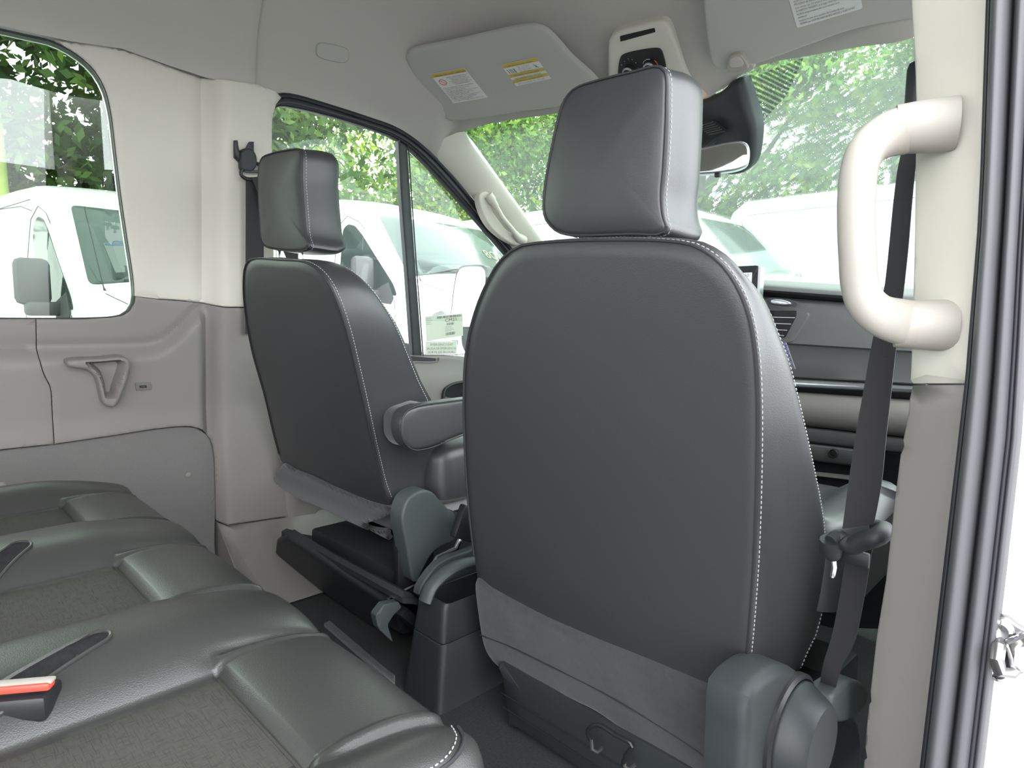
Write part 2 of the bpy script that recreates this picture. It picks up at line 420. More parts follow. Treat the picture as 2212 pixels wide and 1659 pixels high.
# ================================================================== THE SHELL
def wx(z): return -.90 + .10*max(0., z-.5)
WS = Surf(lambda u, v: (wx(v), u, v), (.6, .8))
def wu(*pts): return WS.hits(pts)
STEPY = WS.hit(447, 760)[0]
def wall_relief(u, v):
    """pillar stands proud of the side panel; moulded ledge under the window sweeps up at its front end"""
    r = .040*sstep(STEPY-.004, STEPY+.040, u) - .010*math.exp(-((u-STEPY+.006)/.014)**2)
    if v < .80:
        zc = .655 + .10*sstep(STEPY-.19, STEPY-.01, u)**2
        r2 = .028*sstep(zc+.022, zc-.014, v) - .006*math.exp(-((v-zc-.026)/.012)**2)
        r += r2*(1-sstep(STEPY-.03, STEPY+.01, u))
    if v < .30: r += (.04*(1-v/.30)**2 + .30*max(0., 1-v/.15)**1.8)*sstep(STEPY, STEPY+.03, u)
    return r
wall = struct('wall_left', (-.9, .3, 0))
WIN = wu((0, 68), (60, 75), (120, 90), (170, 118), (205, 150), (228, 190), (241, 240), (251, 320), (263, 420), (276, 510), (290, 605), (292, 640), (286, 663), (268, 679), (240, 685), (0, 686))
zt, zb = WIN[0][1], WIN[-1][1]
win = WIN[1:-1] + [(0., zb-.001), (-.45, zb), (-.52, zb+.05), (-.54, zb+.3), (-.52, zt-.06), (-.45, zt), (0., zt)]
win = spl(win, 150, True)
# sight lines of the cream upper trim
top = wu((120, 84), (253, 101), (338, 131), (405, 158), (485, 177), (536, 184), (600, 204), (640, 208))
cream = [('x')]*0
wr = wu((292, 640), (290, 605), (276, 510), (263, 420), (251, 320), (241, 240), (228, 190), (205, 150), (170, 118), (135, 96))
wr = spl(wr, 40)
dl = wu((596, 214), (583, 232), (577, 260), (576, 330), (577, 450), (580, 560), (584, 662))
bot = wu((525, 661), (470, 660), (440, 655), (400, 650), (345, 646))
cr_uv = wr + spl(top, 30)[:-4] + spl(dl, 24) + spl(bot, 14)
panel('upper_trim', WS, cr_uv, CREAM, wall, thick=.02, rnd=.006, step=.012, relief=wall_relief)
# rear strip of cream above / behind the window
panel('upper_trim', WS, [(-1.3, zb), (-.54, zb), (-.545, zb+.3), (-.53, zt-.06), (-.5, zt+.012), (0, zt+.012), (.18, zt+.008), (.2, 1.47), (-1.3, 1.47)], CREAM, wall, thick=.02, rnd=0, step=.06)
# lower trims, butting with thin gaps
sa = wu((78, 690), (79, 735), (82, 775), (92, 808), (104, 832), (108, 880), (113, 957))
sa = spl(sa, 26)
ft = spl(wu((0, 967), (113, 955), (200, 943), (380, 918), (420, 921), (447, 939), (458, 972), (462, 1050), (466, 1212), (470, 1330)), 60)
ftl = [p for p in ft if p[0] < sa[-1][0]]; ftr = [p for p in ft if p[0] >= sa[-1][0]]
A = [(-1.3, zb-.004), (-.5, zb-.004)] + [(sa[0][0]-.0008, zb-.004)] + [(a-.0008, b) for a, b in sa] + ftl[::-1] + [(-1.3, ft[0][1]-.11)]
panel('lower_trim', WS, A, GREY, wall, thick=.02, rnd=.0018, step=.014, relief=wall_relief)
wb_ = spl(wu((240, 686.5), (269, 680.5), (288, 664), (294, 641)), 12)
gb = spl(wu((345, 647.5), (400, 651.5), (440, 656.5), (470, 661.5), (525, 662.5), (640, 663)), 24)
jt = wu((660, 1098), (560, 1113), (480, 1127), (468, 1124))
Bp = [(a+.0008, b) for a, b in sa][::-1][::-1]
B = [(sa[0][0]+.0008, zb-.004), (WS.hit(180, 688)[0], zb-.004)] + wb_ + gb + jt + [p for p in ft[::-1] if p[1] > jt[-1][1] and p[0] > sa[-1][0]+.002] + [(a+.0008, b) for a, b in sa[::-1]][:-1]
panel('lower_trim', WS, B, GREY, wall, thick=.02, rnd=.0018, step=.007, relief=wall_relief)
C = wu((466, 1127), (480, 1130), (560, 1116), (662, 1101)) + [(1.15, .30), (1.2, .0), (WS.hit(462, 1127)[0]-.02, .0)]
C[-1] = (C[0][0]+.004, .0)
panel('kick_trim', WS, C, GREY, wall, thick=.02, rnd=.0018, step=.014, relief=wall_relief)
F = [(a, b-.004) for a, b in ft if b > .22] + [(ft[-1][0]-.003, .1), (ft[-1][0]-.003, .02), (-1.3, .02), (-1.3, ft[0][1]-.11)]
panel('side_board', WS, F, FELT, wall, thick=.006, rnd=.004, step=.03, off=.010)
for c in ((405, 1025), (412, 1160), (3, 1047)):
    u, v = WS.hit(*c); p = WS.p(u, v); n = WS.n(u, v)
    lathe('screw', p+n*.009, n, [(0, .0085), (.002, .0085), (.0035, .0065), (.0038, .0), ], GREY, wall, 20)
# cup holder moulding
cup = [(133, 773), (200, 767), (258, 765), (266, 775), (264, 800), (254, 830), (242, 858), (232, 869), (212, 863), (204, 838), (195, 808), (176, 791), (136, 783)]
cuv = spl(WS.hits(cup), 70, True)
inner = spl(WS.hits([(172, 776), (205, 772), (250, 771), (256, 782), (250, 805), (241, 832), (236, 848), (215, 848), (210, 826), (201, 800), (185, 786)]), 60, True)
IA = np.array(inner)
def in_in(u, v):
    b = np.roll(IA, -1, 0); c = ((IA[:, 1] > v) != (b[:, 1] > v)) & (u < (b[:, 0]-IA[:, 0])*(v-IA[:, 1])/(b[:, 1]-IA[:, 1]+1e-12)+IA[:, 0])
    d = np.sqrt(((IA-np.array([u, v]))**2).sum(1)).min(); return d if c.sum() % 2 else -d
o = panel('cup_holder', WS, cuv, GREY, wall, thick=.06, rnd=.009, step=.0035, off=.068, relief=lambda u, v: -.055*sstep(-.002, .016, in_in(u, v)))
us = WS.hits([(284, 823), (318, 821), (320, 837), (287, 839)]); us = rounded(us, .003)
o = panel('usb_socket', WS, us, FELT, wall, thick=.02, rnd=.0015, step=.01, off=.033)
uo = rounded(WS.hits([(293, 828), (308, 827.5), (309, 832.5), (294, 833)]), .0015)
panel('usb_port', WS, uo, SOCK, o, thick=.004, step=.01, off=.0338)
panel('usb_rim', WS, rounded(WS.hits([(296, 829.5), (306, 829), (306, 831), (296, 831.5)]), .001), STEEL, o, thick=.002, step=.01, off=.0345)
# rear side glass
window1 = struct('window_1', (wx(1.1), 0, zb))
GS = Surf(lambda u, v: (wx(v)-.024, u, v), (.3, .9))
wo_ = [(u+(u-0)*.02, v+(v-1.08)*.03) for u, v in win]
panel('glass_pane', GS, wo_, GLASSR, window1, thick=.004, step=.2, back=True)
tube('window_seal', [WS.p(u, v)+V((-.008, 0, 0)) for u, v in win], .0022, RUBBER, window1, 8, closed=True)
# outer skin with the window openings
OS = Surf(lambda u, v: (wx(v)-.038, u, v), (.3, .9))
fw = wu((575, 245), (582, 226), (600, 214), (640, 217), (720, 241), (800, 266), (862, 290), (905, 328), (960, 382), (1010, 436), (1060, 494), (1110, 560))
fw = fw[:-1] + [(2.02, 1.02), (2.10, .90), (2.08, .66)] + [(1.75, .62)] + wu((960, 768), (870, 764)) + [(WS.hit(577, 664)[0], .64), (WS.hit(577, 664)[0], .75)]
fwu = spl(fw, 150, True)
panel('outer_skin', OS, [(-3.2, -.3), (2.0, -.3), (2.35, .3), (2.35, .85), (1.62, 1.40), (1.45, 1.50), (-3.2, 1.50)], WHITE, wall, thick=.01, step=.3, holes=[win, fwu, [(-.75, .8), (-.75, 1.36), (-1.6, 1.36), (-1.6, .8)], [(-1.75, .8), (-1.75, 1.36), (-2.9, 1.36), (-2.9, .8)]])
panel('rear_side_trim', WS, [(-3.2, 0), (-1.3, 0), (-1.3, .78), (-3.2, .78)], GREY, wall, thick=.02, step=.3)

# ---------------------------------------------------------------- headliner
def Yh(X): return 1.66 - .30*(abs(X)/.75)**2.2*.6
HS = Surf(lambda u, v: (u, Yh(u), v), (0., 1.4))
rimpx_w = [(640, 213), (690, 226), (745, 243), (800, 260), (850, 279), (890, 303), (925, 327), (950, 345)]
rimpx_h = [(1003, 284), (1050, 269), (1100, 260), (1210, 244), (1330, 226), (1430, 214), (1520, 207), (1565, 190), (1605, 158), (1650, 139), (1750, 120), (1850, 102), (1970, 82)]
RY = WS.hit(552, 150)[0]
RIMZ = sorted(WS.hits([(120, 82), (253, 99), (338, 129), (405, 156), (485, 175), (536, 182), (600, 205)]))
def rimz(y): return float(np.interp(y, [a for a, b in RIMZ], [b for a, b in RIMZ]))
rim = [WS.p(RY-.012, rimz(RY-.012)), WS.p(*WS.hit(575, 196)), WS.p(*WS.hit(605, 207))] + [WS.p(*WS.hit(*q)) for q in rimpx_w] + [V((-.79, 1.47, 1.385))] + [HS.p(*HS.hit(*q)) for q in rimpx_h]
rim += [V((.70, 1.52, 1.36)), V((.80, 1.32, 1.36)), V((.81, .9, 1.41)), V((.81, .5, 1.43))]
rim = [V(p) for p in spl([tuple(p) for p in rim], 150)]
def ridge(p):
    """where the dome above a rim point ends"""
    if p.y < 1.0: return V((0, p.y, 1.88))
    return V((p.x*.35*sstep(1.0, 1.5, p.y), 1.0 + .05*(p.y-1.0), 1.88-.02*sstep(1.0, 1.5, p.y)))
def hprof(p, s, w):
    q = ridge(p); a = s*math.pi/2
    side = V((q.x+(p.x-q.x)*math.cos(a)**.8, q.y+(p.y-q.y)*math.cos(a), p.z+(q.z-p.z)*math.sin(a)))
    t = s; z = p.z+(q.z-p.z)*(t*.92+.08*math.sin(a))
    hd = V((p.x+(q.x-p.x)*t, p.y+(q.y-p.y)*t, z))
    return side*(1-w)+hd*w
ceil = struct('ceiling', (0, 0, 1.43))
nR = len(rim); SS = [0, .012, .03] + [i/26 for i in range(1, 27)]
loops = []
for s in SS:
    row = []
    for i, p in enumerate(rim):
        w = 1-sstep(.25, .8, abs(abs(p.x)))*0 if False else sstep(1.15, 1.5, p.y)*(1-0*p.x)
        row.append(hprof(p, s, w))
    if s > 0:
        A_ = np.array([tuple(p) for p in row]); S_ = A_.copy()
        for _ in range(300): S_[1:-1] = .5*S_[1:-1]+.25*(S_[:-2]+S_[2:])
        k_ = min(1., s*9); row = [V(tuple(p)) for p in A_*(1-k_)+S_*k_]
    loops.append(row)
HLV = [V(p) for r_ in loops for p in r_]
from mathutils.bvhtree import BVHTree
HLB = BVHTree.FromPolygons(HLV, [(i*nR+j, i*nR+j+1, (i+1)*nR+j+1, (i+1)*nR+j) for i in range(len(loops)-1) for j in range(nR-1)])
hl = loft('front_headliner', loops, HEAD, ceil, closed=False, sharp=60)
def side_cs(q):   # q in [-1,1] across
    a = q*math.pi/2; return (.0+.812*math.copysign(abs(math.sin(a))**.9, q), 1.43+.45*math.cos(a))
# rear headliner, a thick shell whose front edge hangs a little proud
def cs2(q, off):
    a = q*math.pi/2; c = abs(math.cos(a)); s = math.copysign(1, q)
    return (s*(.812-off)*((1-c)**.0 * (1-(1-c**1.0)*0) if False else 1)*(1-(1-abs(math.sin(a))**.8)), 1.43-off*.3+(.45-off)*c)
RS = Surf(lambda u, v: (cs2(u, 0)[0], v, cs2(u, 0)[1]), (-.9, .7))
lo = []
ys = [RY-.0, RY-.003, RY-.010, RY-.03] + [RY-.03-k*.1 for k in range(1, 12)] + [-1.6, -2.2, -3.2]
offs = [0.0, .007, .011, .013] + [.013]*14
for y, of in zip(ys, offs):
    row = []
    for k in range(81):
        q = -1+2*k/80; x, z = cs2(q, of); zr = rimz(y)-.004; z = zr+(z-1.43)*(1.88-zr)/.45; row.append(V((x*(.812-.004)/.812, y, z)))
    lo.append(row)
rh = loft('rear_headliner', lo, HEAD, ceil, closed=False, sharp=60)
rs = [V((side_cs(q/30)[0]*1.07, 0, side_cs(q/30)[1]+.05)) for q in range(-30, 31)]
lo = [[V((p.x, y, p.z)) for p in rs] for y in (-3.2, -1.5, 0, .9, 1.2)] + [[V((p.x, 1.55, min(p.z, 1.52))) for p in rs], [V((p.x, 1.70-.2*p.x**2, min(p.z, 1.44))) for p in rs]]
loft('roof_skin', lo, WHITE, ceil, closed=False)
# small blanking cover
def tangent(px_c):
    """where the sight line meets the headliner, and the surface normal there"""
    hit, n, i, d = HLB.ray_cast(CAM, ray(*px_c).normalized())
    return hit, (n if n.dot(CAM-hit) > 0 else -n)
def plane(p, n, up=V((0, 0, 1)), g=(0., 0.)):
    """u to the right along the plane, v upwards, origin p"""
    n = n.normalized(); x = up.cross(n).normalized(); y = n.cross(x); p = V(p)
    return Surf(lambda u, v: p+x*u+y*v, g)
p0, n0 = tangent((718, 115)); PC = plane(p0+n0*.003, n0)
pxpanel('blanking_cover', PC, [(684, 98), (690, 93), (745, 103), (753, 110), (751, 130), (744, 135), (690, 124), (684, 118)], VISOR, ceil, n=40, thick=.012, rnd=.003, step=.02, off=.005)

# ---------------------------------------------------------------- windshield and pillars
window3 = struct('window_3', (0, 1.9, .85))
WSH = Surf(lambda u, v: (u*(1+.06*v), Yh(u)+.01+.62*v-.02*v*v, 1.42-.03*0-.50*v-.02*abs(u)), (0., .5))
pan = [(x, -.04+0*x) for x in np.linspace(-.86, .86, 24)] + [(.90, .5), (.92, 1.15)] + [(x, 1.2) for x in np.linspace(.9, -.9, 18)] + [(-.92, 1.15), (-.90, .5)]
panel('windshield_pane', WSH, pan, GLASSW, window3, thick=.005, step=.07, back=True)
fr = WSH.hits([(1618, 150), (1632, 162), (1738, 122), (1700, 205), (1647, 262), (1640, 215)])
o = panel('dotted_shade_band', WSH, fr, FRIT, window3, thick=.0005, step=.2, off=.004)
uvl = o.data.uv_layers.new(name='UVMap'); base = V(o['_o'])
for l in o.data.loops:
    c = o.data.vertices[l.vertex_index].co+base; uvl.data[l.index].uv = (c.x, c.y+c.z)
# left A pillar trim: seal edge, crown, glass edge
APIN = WS.hits([(925, 320), (955, 352), (1000, 405), (1050, 462), (1100, 528), (1150, 596), (1210, 680)])
APOUT = WSH.hits([(1003, 284), (1018, 310), (1050, 352), (1100, 421), (1150, 490), (1190, 546), (1250, 630)])
c1 = spl([tuple(WS.p(*q)) for q in APIN], 40); c3 = spl([tuple(WSH.p(*q)) for q in APOUT], 40)
lo = [[], [], [], [], [], [], []]
for a, b in zip(c1, c3):
    a = V(a); b = V(b); mid = (a+b)/2; out = V((.8, -.6, .1)).normalized()
    for k, f in enumerate((0, .08, .3, .55, .8, .95, 1.0)):
        lo[k].append(a*(1-f)+b*f+out*(.030*math.sin(math.pi*min(1, f*.95+.03))**.6 - .004))
lo.append([V(b)+V((-.02, .03, 0)) for b in c3])
wf = struct('wall_front', (0, 2., 0))
loft('windshield_pillar_trim', lo, CREAM, wf, closed=False, sharp=50)
lo2 = [[V((-p.x, p.y, p.z)) for p in L] for L in lo]
loft('windshield_pillar_trim', lo2, CREAM, wf, closed=False, sharp=50)
# bulkhead below the windshield and own bonnet
box('bulkhead', (0, 2.32, .28), (1.8, .04, 1.1), BLACK, wf)
bn = Surf(lambda u, v: (u, v, .80-.10*(v-2.2)**1.0-.05*u*u), (0, 2.5))
panel('bonnet', bn, rounded([(-.9, 2.2), (.9, 2.2), (.85, 3.1), (-.85, 3.1)], .15), WHITE, wf, thick=.02, rnd=.01, step=.15)

# ---------------------------------------------------------------- left front door
door1 = struct('door_1', (-.88, .85, .0))
fo = wu((574, 238), (580, 222), (592, 211), (612, 207), (640, 211), (690, 225), (745, 242), (800, 260), (850, 278), (890, 302), (930, 336), (970, 378), (1010, 425), (1060, 486), (1115, 556))
fi = wu((581, 262), (588, 240), (604, 230), (640, 234), (690, 245), (745, 260), (800, 278), (850, 297), (885, 320), (920, 353), (960, 395), (1000, 440), (1050, 498), (1105, 562))
zf = .655
ytop = fo[-1]
fo2 = fo + [(fo[-1][0]+.35, fo[-1][1]-.25), (fo[-1][0]+.38, .60)] ; fi2 = fi + [(fi[-1][0]+.30, fi[-1][1]-.23), (fi[-1][0]+.30, .63)]
lx = WS.hit(575, 450)[0]
zs_b = WS.hit(900, 766)[1]
ring_o = spl([(lx, .60), (lx-.002, .8)] + fo2, 130) ; ring_i = spl([(lx+.008, .60), (lx+.008, .8)] + fi2, 130)
panel('window_frame', WS, ring_o + ring_i[::-1], RUBBER, door1, thick=.03, rnd=.006, step=.02, off=.004)
tube('door_seal', [WS.p(u, v)+V((.004, 0, 0)) for u, v in ring_o[14:112]], .0075, RUBBER, door1, 10)
tube('seal_highlight', [WS.p(u-.0, v)+V((.010, 0, -.004)) for u, v in spl([(p[0]*.5+q[0]*.5, p[1]*.5+q[1]*.5) for p, q in zip(ring_o, ring_i)], 130)[16:110]], .003, RUBBER_G, door1, 8)  # the seal's lighter highlight, drawn as a thin grey bead
window2 = struct('window_2', (-.9, 1.4, zf))
GS2 = Surf(lambda u, v: (wx(v)-.022, u, v), (1.3, .9))
gl = [(a, b) for a, b in ring_i] 
panel('glass_pane', GS2, [(u, v) for u, v in spl(fwu, 90, True)], GLASS, window2, thick=.004, step=.3, back=True)
bar = WS.hits([(861, 300), (880, 306), (890, 450), (903, 620), (914, 768), (893, 766), (878, 560), (866, 400)])
b1 = spl(WS.hits([(862, 296), (868, 420), (880, 580), (893, 768)]), 14); b2 = spl(WS.hits([(881, 300), (889, 420), (900, 580), (914, 768)]), 14)
panel('divider_bar', WS, b1+b2[::-1], PLASTIC_L, window2, thick=.02, rnd=.003, step=.02, off=-.004)
tube('divider_seal', [WS.p(*q)+V((.0, 0, 0)) for q in b1], .0035, RUBBER, window2, 8)
tube('divider_seal', [WS.p(*q)+V((.0, 0, 0)) for q in b2], .0022, RUBBER, window2, 8)
# stickers on the glass
ST = plane(GS2.p(*GS2.hit(952, 715))+V((.004, 0, 0)), V((1, 0, .09)).normalized())
def sticker(name, S, px, m, parent, off=.001, th=.0004): return panel(name, S, S.hits(px), m, parent, thick=th, step=.5, off=off)
def tp(S, name, s, a, b, h, m, parent, **k):
    """text from sighted baseline start a towards b; height h in metres"""
    (u, v), (u2, v2) = S.hit(*a), S.hit(*b); L = math.hypot(u2-u, v2-v)
    return text(name, s, S, u, v, h, m, parent, rot=math.atan2(v2-v, u2-u), off=.0018, sx=k.get('sx', 1.))
def tfit(S, name, s, a, b, ratio, m, parent, off=.0018):
    """text stretched from a to b, cap height = ratio x the mean"""
    (u, v), (u2, v2) = S.hit(*a), S.hit(*b); L = math.hypot(u2-u, v2-v)
    c = bpy.data.curves.new('t', 'FONT'); c.body = s; c.size = 1.38; ob = bpy.data.objects.new('t', c); COL.objects.link(ob)
    bpy.context.view_layer.update(); w = max(.01, ob.dimensions.x); bpy.data.objects.remove(ob)
    return text(name, s, S, u, v, ratio, m, parent, rot=math.atan2(v2-v, u2-u), off=off, sx=L/(w*ratio))
def bars(S, name, a, b, c, m, parent, n=22, off=.0018):
    """barcode between sighted corners a (left top) b (right top) c (left bottom)"""
    A_, B_, C_ = [np.array(S.hit(*q)) for q in (a, b, c)]; vs = []; fs = []; rnd = random.Random(n)
    t = 0
    while t < 1:
        w = rnd.choice((.012, .02, .03)); g = rnd.choice((.012, .02, .03))
        q = [A_+(B_-A_)*t, A_+(B_-A_)*min(1, t+w), A_+(B_-A_)*min(1, t+w)+(C_-A_), A_+(B_-A_)*t+(C_-A_)]
        i = len(vs); vs += [S.p(*z)+S.n(*z)*off for z in q]; fs.append((i, i+1, i+2, i+3)); t += w+g
    return mesh(name, vs, fs, m, parent, False)
t1 = thing('exit_sticker', 'white rectangular sticker reading EMERGENCY EXIT low on driver door glass', 'sticker', ST.p(0, 0))
for q_ in (((917, 736), (988, 736)), ((988, 736), (987, 766)), ((987, 766), (918, 767)), ((918, 767), (917, 736))): tube('border', [ST.p(*ST.hit(*q_[0]))+V((.002, 0, 0)), ST.p(*ST.hit(*q_[1]))+V((.002, 0, 0))], .0009, INK, t1, 6)
sticker('label', ST, [(919, 737.5), (986.5, 737.5), (985.5, 764.5), (919.5, 765)], PAPERB, t1, off=.0014)
for s, a, b in (('EMERGENCY EXIT', (929, 747), (978, 746.5)), ('SALIDA DE EMERGENCIA', (920.5, 755.5), (985, 754.5)), ('SORTIE DE SECOURS', (924, 763.6), (981, 762.8))):
    tfit(ST, 'lettering', s, a, b, .0088, INK, t1)
ST2 = plane(ST.p(0, .03)+V((.002, 0, 0)), V((1, 0, .09)).normalized())
t2 = thing('stock_tag', 'larger white paper tag printed CM21 with barcodes on driver door glass', 'tag', ST2.p(0, 0))
sticker('paper', ST2, [(918, 684), (999, 675), (1000, 725), (921, 737)], PAPERB, t2)
tfit(ST2, 'lettering', 'CM21', (961, 696), (985, 693), .013, INK, t2)
bars(ST2, 'barcode', (943, 684), (998, 678), (943, 689), INK, t2, 21)
bars(ST2, 'barcode', (964, 698), (980, 696), (964, 703), INK, t2, 9)
bars(ST2, 'barcode', (962, 719), (983, 716), (962, 725), INK, t2, 11)
for k in range(4): tfit(ST2, 'lettering', 'DEALER STOCK'[:6+k], (920, 690+k*4), (930+k % 2*3, 689+k*4), .0035, INK, t2)
for k in range(4): tfit(ST2, 'lettering', 'UNIT READY'[:7+k % 3], (961, 707.5+k*3), (974+k % 3*3, 706+k*3), .003, INK, t2)
# door panel under the glass
DS = Surf(lambda u, v: (wx(v)+.02+.035*sstep(.60, .50, v), u, v), (1.4, .5))
sill = spl(DS.hits([(868, 765), (905, 770), (960, 770), (1005, 773), (1060, 777)]), 12)
dpo = [(.86, .05), (.86, sill[0][1]+.01)] + sill + [(2.2, sill[-1][1]), (2.2, .05)]
dp = panel('door_panel', DS, dpo, GREY, door1, thick=.07, rnd=.012, step=.03)
slot = rounded(DS.hits([(876, 768), (942, 774), (940, 781), (890, 780)]), .006)
panel('sill_recess', DS, slot, RUBBER_D, dp, thick=.004, step=.1, off=.002)
tube('sill_rim', [DS.p(*q)+V((.003, 0, 0)) for q in spl(DS.hits([(878, 783), (900, 782), (935, 782), (947, 779), (946, 772)]), 20)], .0025, GREY, dp, 8)
hp = spl(DS.hits([(957, 853), (962, 840), (975, 831), (1003, 825), (1040, 824), (1050, 850), (1000, 860)]), 40, True)
ph = panel('pull_pocket', DS, hp, SOCK, door1, thick=.005, step=.1, off=.003)
tube('pull_rim', [DS.p(*q)+V((.008, 0, 0)) for q in spl(DS.hits([(955, 860), (958, 842), (972, 831), (1003, 824), (1045, 822)]), 24)], .006, PLASTIC, ph, 8)
panel('door_panel', Surf(lambda u, v: (.88, u, v), (1., .4)), [(.90, .05), (.90, .60), (2.2, .60), (2.2, .05)], GREY, struct('door_2', (.88, 1.5, 0)), thick=.06, rnd=.01, step=.1)

# ---------------------------------------------------------------- floor
fl = struct('floor', (0, 0, 0))
FS = Surf(lambda u, v: (u, v, 0), (0, 0))
panel('floor_mat', FS, [(-.9, -3.2), (.90, -3.2), (.90, 2.32), (-.9, 2.32)], CARPET, fl, thick=.05, step=.035, relief=lambda u, v: .006*math.sin(u*55)*sstep(.62, .58, v)*sstep(-.3, -.1, u) if v < .7 else 0)
panel('floor_rail', FS, FS.hits([(700, 1353), (712, 1347), (853, 1468), (853, 1487)]), SUEDE, fl, thick=.02, rnd=.004, step=.05, off=.012)
box('underbody', (0, -.4, -.16), (1.85, 5.4, .2), BLACK, fl)

# ---------------------------------------------------------------- right pillar, door seals, jamb
wr_ = struct('wall_right', (.9, .7, 0))
PP = V((.86, .67, .8)); PN = V((-.10, -.12, 0)).normalized()
PS = Surf(lambda u, v: PP + V((.768, -.640, 0))*u + V((0, 0, 1))*v, (0., 0.))
def le(y): return float(np.interp(y, [-150, 0, 150, 230, 500, 771, 884, 975, 1088, 1250, 1380, 1564, 1659, 1800], [1960, 1967, 1976, 1978, 1975, 1968, 1963, 1945, 1931, 1913, 1892, 1872, 1865, 1850]))
def re_(y): return float(np.interp(y, [-150, 0, 366, 500, 760, 816, 1250, 1659, 1800], [2130, 2124, 2112, 2105, 2084, 2080, 2030, 1982, 1965]))
def out_(y): return float(np.interp(y, [-150, 0, 550, 726, 952, 1250, 1659, 1800], [2262, 2246, 2214, 2206, 2193, 2160, 2113, 2096]))
ysu = list(range(-140, 829, 30)) + [828]; ysl = [832] + list(range(860, 1790, 30))
up = [PS.hit(le(y)-4, y) for y in ysu[::-1]] + [PS.hit(re_(y)+6, y) for y in ysu]
lw = [PS.hit(le(y)-4, y) for y in ysl[::-1]] + [PS.hit(re_(y)+6, y) for y in ysl]
panel('upper_pillar_trim', PS, up, CREAM, wr_, thick=.10, rnd=.005, step=.02)
panel('lower_pillar_trim', PS, lw, GREY, wr_, thick=.10, rnd=.005, step=.02)
YJ = .60
rows = list(range(-150, 1801, 50))
def band(name, f0, f1, bulge, back_, m, parent):
    K = 9; lo = []
    for k in range(K+1):
        t = k/K; f = f0+(f1-f0)*t; L = []
        for y in rows:
            a = onY(re_(y), y, YJ); b = onY(out_(y), y, YJ); p = a*(1-f)+b*f
            L.append(p+V((0, -(bulge*math.sin(math.pi*t)**.6)+back_, 0)))
        lo.append(L)
    lo = [[p+V((0, .02, 0)) for p in lo[0]]]+lo+[[p+V((0, .02, 0)) for p in lo[-1]]]
    return loft(name, lo, m, parent, closed=False, sharp=60)
band('seal_lip', -.02, .12, .004, .012, RUBBER, wr_)
band('seal_bulb', .10, .48, .014, .006, RUBBER_G, wr_)
band('seal_lip', .46, .55, .002, .016, RUBBER, wr_)
band('seal_bulb', .53, .80, .008, .008, RUBBER_G, wr_)
band('seal_lip', .79, .91, .003, .014, RUBBER_D, wr_)
band('seal_edge', .90, 1.0, .002, .010, RUBBER_G, wr_)
JS = Surf(lambda u, v: (u, .63, v), (1., .5))
jb = [JS.hit(out_(y)-12, y) for y in rows[::-1]] + [(1.10, 1.7), (1.16, 1.2), (1.16, -.3)]
panel('door_jamb', JS, jb, BODYW, wr_, thick=.20, step=.05)
# rear right side beyond the open sliding door, rear wall
panel('rear_side_panel', Surf(lambda u, v: (.90, u, v), (-2, .5)), [(-3.2, 0), (-.75, 0), (-.75, 1.44), (-3.2, 1.44)], GREY, wr_, thick=.05, step=.3, holes=[[(-2.9, .78), (-.95, .78), (-.95, 1.38), (-2.9, 1.38)]])
wk = struct('wall_rear', (0, -3.2, 0))
panel('rear_door_panel', Surf(lambda u, v: (u, -3.2, v), (0, .5), toward=(0, 0, .8)), [(-.9, 0), (.9, 0), (.85, 1.5), (.4, 1.88), (-.4, 1.88), (-.85, 1.5)], GREY, wk, thick=.05, step=.3, holes=[[(-.75, .8), (-.06, .8), (-.06, 1.45), (-.7, 1.45)], [(.06, .8), (.75, .8), (.7, 1.45), (.06, 1.45)]])
# striker on the jamb
sk = thing('door_striker', 'dark metal striker bracket with two bolts on white door jamb', 'striker', JS.p(1.0, .3))
JSo = Surf(lambda u, v: (u, .627, v), (1., .5))
pxpanel('plate', JSo, [(2148, 1345), (2157, 1327), (2180, 1330), (2200, 1345), (2225, 1362), (2235, 1400), (2225, 1440), (2190, 1457), (2165, 1457), (2147, 1445), (2150, 1400)], STEEL, sk, n=50, thick=.006, rnd=.002, step=.02, off=.006)
for c in ((2165, 1354), (2160, 1440)):
    p = JSo.p(*JSo.hit(*c)); lathe('bolt', p+V((0, -.006, 0)), (0, -1, 0), [(0, .009), (.004, .0085), (.005, .006), (.0035, .0045), (.002, 0)], CHROME, sk, 20)
hk = [JSo.p(*JSo.hit(*c)) for c in ((2168, 1380), (2166, 1400), (2172, 1425), (2190, 1435), (2215, 1415))]
tube('hook', [hk[0], hk[0]+V((0, -.02, 0)), hk[1]+V((0, -.024, 0)), hk[2]+V((0, -.024, 0)), hk[3]+V((0, -.018, 0)), hk[4]+V((0, -.004, 0))], .005, STEEL, sk, 10)
tube('catch', [JSo.p(*JSo.hit(2235, 1375))+V((0, -.01, 0)), JSo.p(*JSo.hit(2200, 1385))+V((0, -.014, 0)), JSo.p(*JSo.hit(2196, 1410))+V((0, -.014, 0)), JSo.p(*JSo.hit(2230, 1425))+V((0, -.01, 0))], .008, CHROME, sk, 10)

